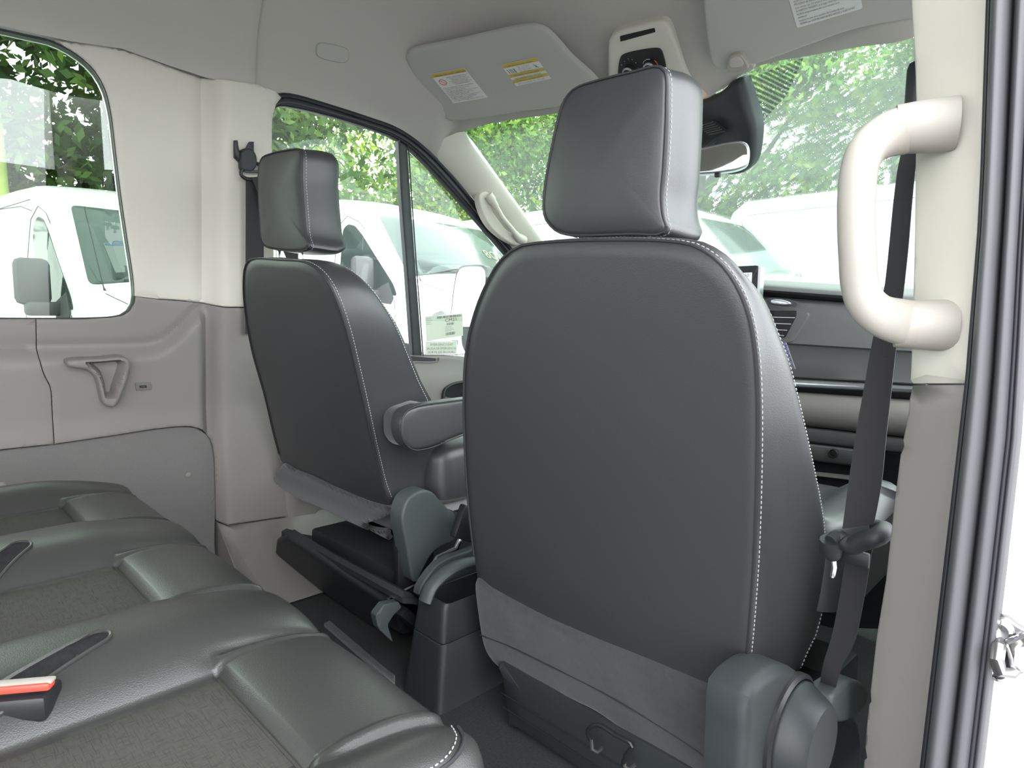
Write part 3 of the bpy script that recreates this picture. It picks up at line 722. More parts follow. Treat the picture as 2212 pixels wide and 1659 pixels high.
# big grab handle on the pillar
gh = thing('grab_handle', 'large ivory C shaped grab handle on the right door pillar', 'grab handle', (.86, .65, .75))
c_ = [(1995, 275, .645), (1950, 282, .635), (1905, 298, .615), (1872, 325, .600), (1856, 365, .592), (1850, 420, .590), (1849, 480, .590), (1852, 550, .592), (1858, 620, .597), (1872, 655, .602), (1900, 680, .612), (1940, 694, .628), (1995, 702, .645)]
path = spl([tuple(onY(a, b, c)) for a, b, c in c_], 60)
def halfw(i):
    t = i/59; e = min(t, 1-t)
    return float(np.interp(e, [0, .10, .2, .3, .5], [.0205, .0195, .0165, .0138, .0132]))
RR = [halfw(i) for i in range(60)]
tube('grip', path, RR, CREAM_W, gh, 20, ry=[.0155]*60, up=None)
for seg in ((2, 14), (45, 57)):
    pp = [V(p) for p in path[seg[0]:seg[1]]]
for (a, b, c) in ((1990, 277, .645), (1990, 702, .645)):
    p = onY(a, b, c)
    o = lathe('mount', p+V((-.004, -.006, 0)), V((.9, .35, 0)), [(-.014, .0195), (.0, .0208), (.012, .0215), (.03, .022)], CREAM_W, gh, 28)
# ------------------------------------------------------------------ END SHELL
# ================================================================== FRONT SEATS
def px_loop(S, px, n): return [S.p(*S.hit(*q)) for q in spl(px, n, True)]
def shrink(loop, d, c=None):
    """pull a 3-D loop towards its centre by about d metres"""
    c = c or sum(loop, V())/len(loop); out = []
    for p in loop:
        w = p-c; out.append(p - w.normalized()*d if w.length > d else p)
    return out
def pillow(name, loop, fwd, tfun, mat_, parent, bulge=.0, back_crown=.006, rb=.012, side_bulge=.006, front_inset=.012, sharp=60, top_in=0.):
    """padded body: rear outline 'loop' (3-D, closed), extruded along fwd by tfun(p), with rolled edges"""
    n = len(loop); c = sum(loop, V())/n; fwd = V(fwd).normalized(); L = []
    def ring(f, out, sh):
        r = []
        for i, p in enumerate(loop):
            w = p-c; w -= fwd*w.dot(fwd); wn = w.normalized()
            r.append(p + fwd*(tfun(p)*f+sh) + wn*out)
        return r
    for k, (a, o) in enumerate(((.0, 1.), (.25, .75), (.5, .5), (.75, .25))):
        # rear face rings, slightly crowned
        sc = [.15, .45, .72, .93][k]
        L.append([c+(p-c)*sc - fwd*back_crown*(1-sc**2) for p in loop])
    L.append(shrink(ring(0, 0, 0), rb*.25)); L.append(ring(0, 0, rb*.22)); L.append(ring(0, .0006, rb*.55)); L.append(ring(.0, side_bulge*.25, rb*1.2))
    for f in (.2, .35, .5, .65, .8): L.append(ring(f, side_bulge*math.sin(math.pi*f)+bulge*f, rb*(1-f)))
    L.append(ring(.92, bulge-.002, 0)); L.append(ring(.98, bulge-.007, 0)); L.append(ring(1.0, bulge-front_inset, 0))
    F = ring(1.0, bulge-front_inset, 0); fc = sum(F, V())/n
    for sc, d in ((.93, .0), (.8, -.012), (.5, -.02), (.15, -.022)):
        L.append([fc+(p-fc)*sc+fwd*d for p in F])
    return loft(name, L, mat_, parent, True, True, True, sharp=sharp)
def tz(p):   # thickness of the backrest against height
    return float(np.interp(p.z, [.28, .34, .42, .52, .62, .75, .85, .90], [.10, .13, .20, .20, .16, .125, .085, .065]))
def seat_plane(k, y0, z0): return Surf(lambda u, v: (u, y0-k*(v-z0), v), (.0, .6))
SIL = [(1560, 559), (1605, 595), (1646, 640), (1682, 717), (1705, 771), (1732, 871), (1754, 966), (1777, 1065), (1788, 1133), (1793, 1223), (1790, 1290), (1775, 1360), (1745, 1425)]
def seatback_parts(root, S, px, seam_i, hr, hry, hr_t, side, knob_pts):
    rear = px_loop(S, px, 110); tz = globals()['tz']
    if side == 2:
        cc = sum(rear, V())/110; rt = sorted([(p.z, p.x) for p in rear if p.x > cc.x and p.z > .30 and p.z < .872]); Z_ = [a for a, b in rt]; X_ = [b for a, b in rt]; tt = []
        for q in SIL:
            best = min(((abs(onY(*q, Y).x-float(np.interp(onY(*q, Y).z, Z_, X_))), Y) for Y in np.linspace(.62, 1.2, 200)))
            P_ = onY(*q, best[1]); tt.append((P_.z, max(.03, best[1]-(.695-.19*(P_.z-.65)))))
        tt = sorted(tt); print('TZ', [(round(a, 3), round(b, 3)) for a, b in tt])
        zz = [a for a, b in tt]; tv = np.array([b for a, b in tt])
        tz = lambda p: float(np.interp(p.z, zz, tv))/.95
    bk = pillow('backrest', rear, (0, 1, 0), tz, LEATHER, root, side_bulge=.004, back_crown=.008)
    i0, i1 = seam_i; seam = [rear[i % 110] for i in range(i0, i1)]
    c = sum(rear, V())/110
    tube('piping', [p+V((0, -.0005, 0))-(p-c).normalized()*.0012 for p in seam], .0020, PIPE, bk, 6)
    stitches('stitching', [p+V((0, .0075, 0))+(p-c).normalized()*.0012 for p in seam], THREAD, bk)
    fr_ = [p+V((0, tz(p)*.90, 0)) for p in rear]
    stitches('front_stitching', [fr_[i % 110] for i in range(i0, i1)], THREAD, bk, r=.0011)
    HS_ = Surf(lambda u, v: (u, hry, v), (.3, 1.1)); hl_ = px_loop(HS_, hr, 80)
    h = pillow('headrest', hl_, (0, 1, 0), lambda p: hr_t, LEATHER, root, side_bulge=.005, back_crown=.010, rb=.018, front_inset=.03)
    hc = sum(hl_, V())/80
    tube('piping', [p+V((0, .001, 0))-(p-hc).normalized()*.0012 for p in hl_], .0019, PIPE, h, 6, closed=True)
    stitches('stitching', [p+V((0, .010, 0))+(p-hc).normalized()*.0009 for p in hl_+hl_[:1]], THREAD, h)
    zb_ = min(p.z for p in hl_); zt_ = max(p.z for p in rear)
    for x in (-.058, .058):
        y = hry+.016
        pst = tube('headrest_post', [(hc.x+x, y, zb_+.03), (hc.x+x, y-.004, zt_-.03)], .0055, CHROME, root, 12)
        lathe('post_guide', (hc.x+x, y-.004, zt_-.012), (0, 0, 1), [(0, .017), (.010, .0165), (.014, .013), (.014, .006)], PLASTIC_L, root, 20)
    return bk, rear, c
P_REAR = [(1030, 1252), (1012, 1100), (1003, 960), (1001, 850), (1006, 760), (1020, 690), (1045, 622), (1080, 562), (1118, 532), (1170, 522), (1300, 516), (1440, 518), (1500, 528), (1550, 560), (1590, 612), (1618, 680), (1632, 760), (1638, 860), (1638, 1000), (1632, 1200), (1622, 1350), (1610, 1480), (1603, 1560), (1585, 1570), (1400, 1490), (1200, 1400), (1060, 1320), (1034, 1290)]
P_HEAD = [(1172, 449), (1176, 393), (1190, 316), (1207, 242), (1218, 214), (1239, 190), (1288, 172), (1365, 153), (1422, 141), (1436, 150), (1440, 225), (1438, 295), (1434, 365), (1429, 424), (1433, 470), (1440, 495), (1428, 506), (1365, 507), (1225, 508), (1197, 498), (1176, 473)]
D_REAR = [(613, 1004), (598, 963), (572, 857), (543, 751), (528, 659), (526, 600), (531, 570), (542, 559), (600, 560), (658, 565), (687, 582), (711, 611), (731, 654), (750, 712), (769, 789), (789, 876), (808, 963), (827, 1040), (842, 1092), (832, 1096), (745, 1064), (673, 1030)]
D_HEAD = [(560, 471), (557, 410), (558, 365), (565, 340), (587, 330), (620, 323), (646, 321), (651, 332), (652, 389), (656, 451), (662, 512), (668, 532), (658, 541), (587, 538), (568, 529)]
def recliner_and_base(root, xs, sgn, cx, y_back, zb_, zt_, knob, gap=.25):
    """cushion, pedestal and hinge covers shared by both seats"""
    # cushion, a padded tray with raised bolsters
    CS = Surf(lambda u, v: (u, v, .40), (cx, 1.), toward=(cx, 1, 3))
    def rel(u, v):
        d = abs(u-cx); b = .035*sstep(.13, .20, d); return b - .02*(1-sstep(.85, 1.0, v)) + .012*math.exp(-((v-1.25)/.05)**2)
    cu = panel('cushion', CS, rounded([(cx-.25, y_back+gap), (cx+.25, y_back+gap), (cx+.262, 1.05), (cx+.25, 1.34), (cx-.25, 1.34), (cx-.262, 1.05)], .05), LEATHER, root, thick=.10, rnd=.035, step=.02, relief=rel, off=.035, back=True)
    stitches('stitching', [V((cx+.252, y, .416)) for y in np.linspace(1.10, 1.3, 12)], THREAD, cu, r=.0009)
    box('pedestal', (cx, 1.02, .10), (.44, .40, .15), PLASTIC, root, .01)
# passenger seat
PSP = seat_plane(.19, .695, .65)
seatR = thing('front_seat', 'large black leather front passenger seat, nearest seat seen from behind', 'car seat', (.45, .8, 0), 'front row seats')
bkR, rearR, cR = seatback_parts(seatR, PSP, P_REAR, (2, 94), P_HEAD, .735, .10, 2, None)
recliner_and_base(seatR, .72, 1, .46, .72, 0, 0, None)
flapP = [(1029, 1250), (1062, 1270), (1200, 1342), (1400, 1424), (1560, 1490), (1606, 1504), (1600, 1560), (1594, 1650), (1592, 1760), (1560, 1760), (1455, 1665), (1380, 1604), (1300, 1545), (1190, 1492), (1150, 1477), (1080, 1444), (1050, 1405), (1033, 1330)]
FP = seat_plane(.19, .690, .65)
fo_ = panel('skirt', FP, spl(FP.hits(flapP), 110, True), SUEDE, seatR, thick=.05, rnd=.010, step=.014, off=.004, relief=lambda u, v: .003*noise.noise(V((u*14, v*14, 3)))-.02*sstep(.26, .12, v)*0)
tube('skirt_seam', [FP.p(*FP.hit(*q))+V((0, -.0045, 0)) for q in spl([(1042, 1370), (1100, 1392), (1200, 1440), (1300, 1490), (1400, 1548), (1500, 1612), (1562, 1660)], 30)], .0012, PIPE, fo_, 6)
# right-hand hinge cover and knob
RX = Surf(lambda u, v: (.725, u, v), (.8, .3))
cov = RX.hits([(1608, 1500), (1640, 1462), (1672, 1440), (1700, 1437), (1725, 1450), (1760, 1490), (1800, 1540), (1850, 1560), (1850, 1700), (1780, 1760), (1640, 1780), (1600, 1740), (1602, 1580)])
hc_ = panel('hinge_cover', RX, spl(cov, 60, True), PLASTIC, seatR, thick=.05, rnd=.014, step=.012, off=.006)
kc = V((.73, *RX.hit(1700, 1568)))
kb = onX(1706, 1582, .731)
lathe('adjuster_knob', kb, (1, 0, 0), [(0, .062), (.006, .066), (.010, .066), (.036, .052), (.040, .048), (.0405, .02), (.0405, 0)], PLASTIC, hc_, 40)
lathe('knob_collar', kb+V((-.004, 0, 0)), (1, 0, 0), [(0, .074), (.008, .074), (.011, .069), (.006, .066)], BLACK, hc_, 40)
LV = Surf(lambda u, v: (.76, u, v), (.9, .3))
lvp = LV.hits([(1795, 1512), (1845, 1472), (1872, 1482), (1878, 1500), (1868, 1530), (1818, 1562), (1800, 1545)])
panel('adjuster_lever', LV, spl(lvp, 40, True), PLASTIC_L, seatR, thick=.03, rnd=.006, step=.01)
# pedestal rear: top lip, dark gap, bar handle
box('seat_frame', (.46, .95, .17), (.46, .20, .07), BLACK, seatR, .01)
pb = Surf(lambda u, v: (u, .775-.15*(v-.1), v), (.4, .1))
panel('pedestal_panel', pb, rounded([(.215, .005), (.70, .005), (.70, .132), (.205, .132)], .01), PLASTIC, seatR, thick=.03, rnd=.01, step=.04)
for k in range(2): tube('panel_line', [pb.p(.212+.02*0, .075-.03*k)+V((0, -.001, 0)), pb.p(.69, .075-.03*k)+V((0, -.001, 0))], .0012, BLACK, seatR, 6)
ph_ = [onY(*q) for q in ((1275, 1598, .745), (1270, 1578, .735), (1292, 1566, .735), (1330, 1588, .735), (1366, 1610, .735), (1352, 1632, .735), (1346, 1652, .745))]
tube('pull_bar', [tuple(p) for p in spl([tuple(p) for p in ph_], 30)], .0035, BLACK, seatR, 10)
for q in ((1277, 1612), (1347, 1648)):
    p = onY(q[0], q[1], .742); tube('pull_hook', [p+V((0, 0, .012)), p+V((.002, 0, -.004)), p+V((.008, .006, -.008)), p+V((.014, .010, 0))], .003, STEEL, seatR, 8)
# tag sewn into the side bolster
tg = [(1688, 738), (1697, 742), (1712, 798), (1700, 792)]
i_ = min(range(110), key=lambda i: (proj(rearR[i]+V((0, tz(rearR[i])*.97, 0)))[0]-1690)**2+(proj(rearR[i]+V((0, tz(rearR[i])*.97, 0)))[1]-765)**2)
yt = rearR[i_].y+tz(rearR[i_])*.97
TS = Surf(lambda u, v: (u, yt-.004, v), (.7, .7))
tgo = panel('airbag_tag', TS, TS.hits([(1684, 738), (1700, 740), (1720, 797), (1704, 800)]), INK, seatR, thick=.0012, step=.1, off=.003)
tfit(TS, 'lettering', 'AIRBAG', (1689, 741), (1703, 790), .0075, BLUE, tgo, off=.0045)
# driver seat
DSP = seat_plane(.375, .700, .62)
seatL = thing('front_seat', 'black leather driver seat with folding armrest, farther front seat by left window', 'car seat', (-.385, .8, 0), 'front row seats')
bkL, rearL, cL = seatback_parts(seatL, DSP, D_REAR, (2, 90), D_HEAD, .69, .095, 1, None)
recliner_and_base(seatL, -.12, 1, -.385, .78, 0, 0, None, .12)
FD = seat_plane(.375, .695, .62)
def fdf(u, v):   # the felt skirt hangs from the seat back then tucks forward under it
    z = v; y = .695-.375*(z-.62)
    if z < .30: y = .695-.375*(.30-.62) + .9*(.30-z)*0 + 3.2*(.30-z)**1.6
    return (u, y, z)
FD = Surf(fdf, (-.3, .4))
flapD = [(612, 1002), (640, 1016), (673, 1029), (745, 1063), (800, 1085), (846, 1100), (838, 1113), (815, 1123), (788, 1136), (773, 1148), (778, 1158), (800, 1162), (840, 1160), (842, 1172), (780, 1168), (730, 1152), (680, 1132), (645, 1112), (625, 1075)]
sd = panel('skirt', FD, spl(FD.hits(flapD), 90, True), SUEDE, seatL, thick=.015, rnd=.006, step=.012, off=.003)
panel('skirt_lining', FD, FD.hits([(770, 1130), (850, 1095), (850, 1165), (775, 1160)]), SUEDE, seatL, thick=.002, step=.1, off=-.02)
AR = Surf(lambda u, v: (-.075, u, v), (1., .5))
arm = AR.hits([(866, 927), (868, 904), (878, 888), (898, 878), (921, 873), (960, 868), (999, 863), (1045, 858), (1110, 856), (1125, 880), (1110, 905), (1060, 922), (999, 940), (965, 953), (933, 966), (895, 972), (878, 962), (868, 944)])
am = panel('armrest', AR, spl(arm, 70, True), LEATHER, seatL, thick=.0, rnd=.008, step=.015, off=0)
bpy.data.objects.remove(am)
am = panel('armrest', AR, spl(arm, 70, True), LEATHER, seatL, thick=.035, rnd=.008, step=.015, back=True)
panel('armrest_cap', Surf(lambda u, v: (-.088, u, v), (1., .5)), [(u, v) for u, v in spl(AR.hits([(864, 928), (866, 903), (877, 886), (900, 876), (922, 871), (922, 880), (900, 965), (932, 968), (895, 974), (876, 964)]), 60, True)] if False else spl(AR.hits([(868, 927), (869, 904), (879, 889), (898, 880), (930, 874), (935, 960), (895, 970), (880, 962), (869, 944)]), 50, True), SUEDE, am, thick=.045, rnd=.004, step=.03, off=-.010)
tube('piping', [V((-.0735, u, v)) for u, v in spl([(a, b) for a, b in spl(arm, 70, True)], 70, True)], .0016, PIPE, am, 6, closed=True)
HX = Surf(lambda u, v: (-.10, u, v), (.9, .3))
hcv = HX.hits([(868, 1124), (871, 1103), (882, 1077), (901, 1063), (921, 1059), (939, 1066), (950, 1079), (970, 1100), (983, 1110), (984, 1167), (959, 1179), (936, 1196), (915, 1231), (904, 1255), (895, 1258), (889, 1245), (878, 1181)])
panel('hinge_cover', HX, spl(hcv, 70, True), PLASTIC_L, seatL, thick=.045, rnd=.006, step=.012)
box('hinge_frame', (-.145, .84, .17), (.02, .10, .22), BLACK, seatL, .004)
pbL = Surf(lambda u, v: (u, .72+.55*(.185-v), v), (-.3, .1))
pw = pbL.hits([(595, 1168), (615, 1160), (712, 1222), (830, 1302), (827, 1340), (815, 1363), (700, 1283), (592, 1196)])
panel('pedestal_cover', pbL, spl(lin(pw, .01), 90, True), PLASTIC, seatL, thick=.03, rnd=.010, step=.015)
tp_ = Surf(lambda u, v: (u, v, .195-.10*sstep(.74, .86, v)), (-.3, .9))
panel('pedestal_top', tp_, [(-.60, .735), (-.04, .735), (-.04, 1.0), (-.60, 1.0)], PLASTIC, seatL, thick=.02, rnd=.008, step=.02)
side = Surf(lambda u, v: (-.055, u, v), (.75, .1))
panel('pedestal_bracket', side, rounded(side.hits([(830, 1306), (862, 1300), (868, 1312), (850, 1330), (838, 1350), (850, 1388), (818, 1358), (812, 1330)]), .004), PLASTIC_L, seatL, thick=.02, rnd=.002, step=.02)
tube('seat_rail', [onZ(835, 1298, .17), onZ(860, 1285, .17), onZ(905, 1262, .17)], .006, CHROME, seatL, 8)
panel('pedestal_skirt', Surf(lambda u, v: (u, .745+.9*(.14-v), v), (-.3, .1)), [(-.57, .0), (-.57, .13), (-.07, .13), (-.07, .0)], BLACK, seatL, thick=.02, step=.1)

# ---------------------------------------------------------------- centre console
con = thing('centre_console', 'narrow charcoal plastic bin standing on floor between the front seats', 'console', onZ(945, 1550, 0))
zt_c = .206
def q3(a, b, c): return a, b, c
b00 = onZ(948, 1548, .0); b10 = onZ(854, 1490, .0); b01 = onZ(1076, 1455, .0)
t00 = V((b00.x-.012, b00.y+.022, zt_c)); t10 = V((b10.x+.035, t00.y+.0, zt_c)); t01 = V((t00.x, b01.y+.05, zt_c))
def tier(f): # horizontal rounded ring at height fraction f
    x1 = b00.x+(t00.x-b00.x)*f; y0 = b00.y+(t00.y-b00.y)*f; x0 = (b00.x-.125)+(.028)*f; y1 = 1.22-.03*f; z = zt_c*f
    return [V((a, b, z)) for a, b in rounded([(x0, y0), (x1, y0), (x1, y1), (x0, y1)], .014, 6)]
xs0 = b00.x-.125
loft('lower_body', [tier(0), tier(.3), tier(.642), [p*1 for p in shrink(tier(.648), .002)]], PLASTIC, con)
up_ = [shrink(tier(.654), .002), tier(.66), tier(.8), tier(.96), [p+V((0, 0, -.001)) for p in shrink(tier(1.0), .002)], shrink(tier(1.02), .006), shrink(tier(1.015), .012), shrink(tier(.9), .014), shrink(tier(.55), .018)]
loft('upper_body', up_, PLASTIC, con, cap1=True)
# curved parking brake grip inside the bin
ps_ = [onX(a, b, t00.x-.045) for a, b in ((918, 1300), (930, 1270), (955, 1243), (990, 1222), (1030, 1213), (1070, 1212))]
hb = tube('brake_lever', [tuple(p) for p in spl([tuple(p) for p in ps_], 30)], .011, PLASTIC_L, con, 12, ry=.017)
sdw = Surf(lambda u, v: (t00.x-.10, u, v), (.9, .25))
panel('side_wing', sdw, spl(sdw.hits([(905, 1285), (935, 1230), (960, 1210), (1000, 1195), (1060, 1180), (1090, 1240), (1000, 1290)]), 40, True), PLASTIC_L, con, thick=.02, rnd=.005, step=.02)
# buckle stalks beside the driver seat
bs = thing('seatbelt_buckle', 'dark seatbelt buckle stalk beside the driver seat hinge', 'buckle', onX(985, 1180, -.06))
k0, k1 = onX(955, 1215, -.06), onX(1015, 1090, -.03)
tube('stalk', [onX(925, 1240, -.06), onX(945, 1205, -.06), onX(985, 1185, -.055), onX(1000, 1150, -.05)], .006, CHROME, bs, 10)
box('buckle_body', tuple(onX(1008, 1130, -.045)), (.022, .06, .075), BLACK, bs, .005, rot=Matrix.Rotation(math.radians(-25), 3, 'X'))

# ================================================================== REAR BENCH
bench = thing('rear_bench_seat', 'long dark leather bench seat with woven inserts along the lower left', 'bench seat', (.05, .1, 0))
cents = (.470, .0775, -.315); HWI = .092
def bz(x, y):
    d = min((abs(x-c), c) for c in cents)
    dd = d[0]
    b = .041*(1-min(1, abs((.1965-dd)/.100))**2.6) if dd > HWI else 0
    if dd >= .1965 : b = .041*(1-min(1, abs((dd-.1965)/.12))**2.6) 
    fr = sstep(.19, .33, y)
    # front pad between the bolsters bulges up behind a tuck line at the insert's front edge
    tq = min(1, max(0, (y-.224)/.04)); pad = .013*math.sqrt(max(0, 1-(1-tq)**2)) if dd < .118 else 0
    zz = .400 + b*(1-.45*fr) + pad*sstep(.118, .104, dd)+.003*(1-(dd/.11)**2 if dd < .11 else 0)*(y > .224)
    # crease either side of each bolster on the front pad
    if y > .2: zz -= .006*math.exp(-((dd-.112)/.009)**2)*sstep(.2, .26, y)*(1-sstep(.33, .36, y))
    if y > .27: t = min(1, (y-.27)/.085); zz -= .030*(1-math.sqrt(max(0, 1-t*t)))
    if abs(y-.226) < .004 and dd < HWI+.006: zz -= .004
    e = min(x+.525, .665-x)
    if e < .05: t = 1-max(0, e)/.05; zz -= .030*(1-math.sqrt(max(0, 1-t*t)))
    return zz
xs = np.unique(np.round(np.r_[np.linspace(-.525, .665, 400)], 5)); ys_ = np.r_[np.linspace(-.32, .18, 60), np.linspace(.184, .355, 58)]
vs = []; fs = []
R = .048
def corner_y(x, y):   # round the plan corners
    lim = .355
    for ex in (.665-x, x+.525):
        if ex < R: lim = min(lim, .355-R+math.sqrt(max(0, R*R-(R-ex)**2)))
    return min(y, y*(lim/.355) if y > 0 else y)
for y in ys_:
    for x in xs: vs.append((x, corner_y(x, y), bz(x, y)))
nx, ny = len(xs), len(ys_)
for j in range(ny-1):
    for i in range(nx-1): fs.append((j*nx+i, j*nx+i+1, (j+1)*nx+i+1, (j+1)*nx+i))
last = [(ny-1)*nx+i for i in range(nx)] ; right = [j*nx+nx-1 for j in range(ny)]; left = [j*nx for j in range(ny)]
def drop(idx, off):
    prev = idx
    for dz, k in ((.012, .002), (.03, .004), (.06, .002), (.10, -.01), (.13, -.03)):
        cur = []
        for q in idx:
            p = vs[q]; vs.append((p[0]+off[0]*k, p[1]+off[1]*k, p[2]-dz)); cur.append(len(vs)-1)
        for a in range(len(idx)-1): fs.append((prev[a], prev[a+1], cur[a+1], cur[a]))
        prev = cur
drop(last, (0, 1)); drop(right, (1, 0)); drop(left, (-1, 0))
cuo = mesh('cushion', vs, fs, LEATHER_B, bench, sharp=80)
for c in cents:
    IS = Surf(lambda u, v: (u, v, bz(u, v)), (c, .1), toward=(c, .1, 3))
    flat = Surf(lambda u, v: (u, v, .3985), (c, .1), toward=(c, .1, 3))
    io = panel('woven_insert', flat, [(c-HWI, -.31), (c+HWI, -.31), (c+HWI, .224), (c-HWI, .224)], WOVEN, bench, thick=.004, rnd=.004, step=.03, off=.0035)
sm = [(x_, corner_y(.655, .30)*0+y_, bz(min(x_, .66), y_)+.001) for x_, y_ in ((.655, .26),)]
cor = [V((.655, y_, bz(.655, y_)+.0012)) for y_ in np.linspace(-.1, .29, 12)] + [V((.648, .315, bz(.648, .315)+.001)), V((.635, .333, bz(.63, .333)+.001)), V((.612, .345, bz(.61, .34)+.0))]
tube('end_seam', [tuple(p) for p in spl([tuple(p) for p in cor], 40)], .0018, PIPE, cuo, 6)
stitches('stitching', [V((p[0]-.005, p[1]-.004, p[2]+.0012)) for p in spl([tuple(p) for p in cor], 40)], THREAD, cuo)
box('bench_frame', (.07, -.02, .17), (1.1, .5, .20), BLACK, bench, .01)
for x in (-.4, .5): box('bench_leg', (x, -.02, .05), (.06, .45, .12), BLACK, bench, .01)
# buckle slots (recess shade put into the felt colour) and the buckle with the red button
FELTD = mat('shaded_slot_felt', (.018, .018, .019), .95, spec=.1, bump=('noise', 300, .8), var=(120, .4))
S425 = Surf(lambda u, v: (u, v, .425), (.2, .1))
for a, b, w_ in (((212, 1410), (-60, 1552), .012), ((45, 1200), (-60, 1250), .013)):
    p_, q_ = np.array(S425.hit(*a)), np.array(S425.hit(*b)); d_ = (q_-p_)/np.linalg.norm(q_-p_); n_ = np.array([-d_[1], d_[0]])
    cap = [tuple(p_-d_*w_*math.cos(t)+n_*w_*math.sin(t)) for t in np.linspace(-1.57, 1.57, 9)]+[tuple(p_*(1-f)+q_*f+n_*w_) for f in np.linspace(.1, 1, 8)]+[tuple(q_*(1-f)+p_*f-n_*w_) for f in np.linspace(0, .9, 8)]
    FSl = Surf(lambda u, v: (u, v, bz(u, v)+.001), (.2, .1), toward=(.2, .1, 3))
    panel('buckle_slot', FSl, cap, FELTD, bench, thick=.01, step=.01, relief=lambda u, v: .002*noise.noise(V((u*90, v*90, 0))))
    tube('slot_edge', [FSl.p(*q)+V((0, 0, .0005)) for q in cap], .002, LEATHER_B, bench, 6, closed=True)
bk1 = thing('seatbelt_buckle', 'black buckle with red button lying in the bench slot at left edge', 'buckle', onZ(40, 1490, .42))
bd = (onZ(95, 1470, .43)-onZ(0, 1478, .43)).normalized(); ang = math.atan2(bd.y, bd.x)
rb = Matrix.Rotation(ang, 3, 'Z')
cb = onZ(10, 1506, .428)
box('buckle_body', tuple(cb+V((0, -.0, -.006))-bd*.01), (.10, .034, .024), BLACK, bk1, .005, rot=rb)
box('release_button', tuple(onZ(28, 1482, .442)+V((0, 0, -.001))), (.062, .012, .007), RED, bk1, .002, rot=rb)
box('button_rim', tuple(onZ(28, 1475, .444)+V((0, 0, -.001))), (.064, .012, .004), CREAM_W, bk1, .002, rot=rb)
ribbon('strap', [cb-bd*.06+V((0, -.02, -.01)), cb-bd*.16+V((0, -.02, -.03))], [cb-bd*.06+V((0, .02, -.01)), cb-bd*.16+V((0, .02, -.03))], WEB, bk1)

# ================================================================== BELTS
# driver
sb = thing('seatbelt', 'driver seatbelt hanging from its slotted height adjuster on the left pillar', 'seatbelt', WS.p(WS.hit(530, 640)[0], .8))
zz0 = lambda x, y, d: (lambda q: WS.p(*q)+V((d+.013, 0, 0)))(WS.hit(x, y))
A_ = [zz0(513, y, .045) for y in (392, 450, 520, 600, 662, 720)]; B_ = [zz0(551, y, .045) for y in (390, 450, 520, 600, 662, 720)]
ribbon('strap', A_, B_, WEB, sb)
A_ = [zz0(522, 392, .055), zz0(538, 440, .07), zz0(558, 500, .09), zz0(580, 575, .12)]; B_ = [zz0(553, 388, .055), zz0(565, 430, .07), zz0(585, 500, .09), zz0(606, 570, .12)]
ribbon('strap', A_, B_, WEB, sb)
AS = Surf(lambda u, v: (wx(v)+.054, u, v), (.75, 1.1))
panel('height_adjuster', AS, AS.hits([(508, 303), (514, 303), (517, 325), (526, 323), (532, 322), (541, 306), (549, 306), (549, 350), (540, 358), (520, 352), (508, 340)]), BLACK, sb, thick=.012, rnd=.002, step=.01)
panel('pivot_cover', AS, spl(AS.hits([(519, 326), (532, 320), (545, 328), (551, 345), (547, 365), (535, 372), (518, 366), (517, 345)]), 40, True), PLASTIC, sb, thick=.02, rnd=.006, step=.006, off=.016)
ringp = [zz0(x, y, .05) for x, y in ((518, 358), (503, 375), (501, 384), (512, 393), (540, 392), (556, 388), (556, 378), (545, 366))]
tube('belt_ring', [tuple(p) for p in spl([tuple(p) for p in ringp], 40, True)], .0050, BLACK, sb, 10, closed=True)
tube('ring_bar', [zz0(508, 377, .052), zz0(556, 378, .052)], .004, STEEL, sb, 8)
# passenger
sbp = thing('seatbelt', 'passenger seatbelt running from right pillar through guide on nearest seat', 'seatbelt', (.80, .8, .1))
def Yb(y): return float(np.interp(y, [150, 330, 650, 1150, 1500], [.72, .72, .74, .79, .86]))
def bp_(x, y): return onY(x, y, Yb(y))
Lp = [(1972, 200), (1962, 260), (1952, 310), (1942, 350), (1932, 420), (1920, 540), (1909, 632), (1885, 735), (1868, 830), (1850, 930), (1835, 1030), (1820, 1142)]
Rp = [(2000, 200), (1992, 260), (1982, 330), (1972, 420), (1962, 540), (1951, 640), (1937, 745), (1925, 850), (1914, 950), (1904, 1050), (1888, 1132)]
ribbon('shoulder_strap', [bp_(*q) for q in spl(Lp, 24)], [bp_(*q) for q in spl(Rp, 24)], WEB, sbp, t=.0008)
Lq = [(1822, 1195), (1808, 1290), (1790, 1380), (1772, 1440), (1763, 1500)]; Rq = [(1880, 1180), (1862, 1290), (1838, 1400), (1815, 1440), (1795, 1510)]
ribbon('lap_strap', [bp_(*q)+V((0, .01, 0)) for q in spl(Lq, 14)], [bp_(*q)+V((0, .01, 0)) for q in spl(Rq, 14)], WEB, sbp, t=.0008)
box('tongue_stop', tuple(onY(1840, 1203, .79)), (.038, .006, .018), BLACK, sbp, .002)
box('anchor_cover', tuple(onY(1984, 215, .73)), (.020, .03, .07), BLACK, sbp, .008)
bg = thing('belt_guide', 'dark plastic belt guide loop fixed to side of nearest seat', 'belt guide', onY(1850, 1200, .78))
gl_ = spl([tuple(onY(*q)) for q in ((1795, 1170, .765), (1812, 1158, .775), (1838, 1178, .772), (1862, 1170, .768), (1893, 1160, .764), (1908, 1150, .775), (1905, 1140, .79), (1893, 1137, .80))], 40)
tube('guide_bar', gl_, [.008]*8+[.0105]*24+[.008]*8, PLASTIC, bg, 14)
tube('guide_mount', [onY(1795, 1165, .77), onY(1796, 1190, .775), onY(1800, 1200, .78)], [.012, .012, .009], PLASTIC, bg, 12)
tube('guide_clip', [onY(1800, 1205, .78), onY(1802, 1225, .78), onY(1798, 1245, .785)], .003, CHROME, bg, 8)

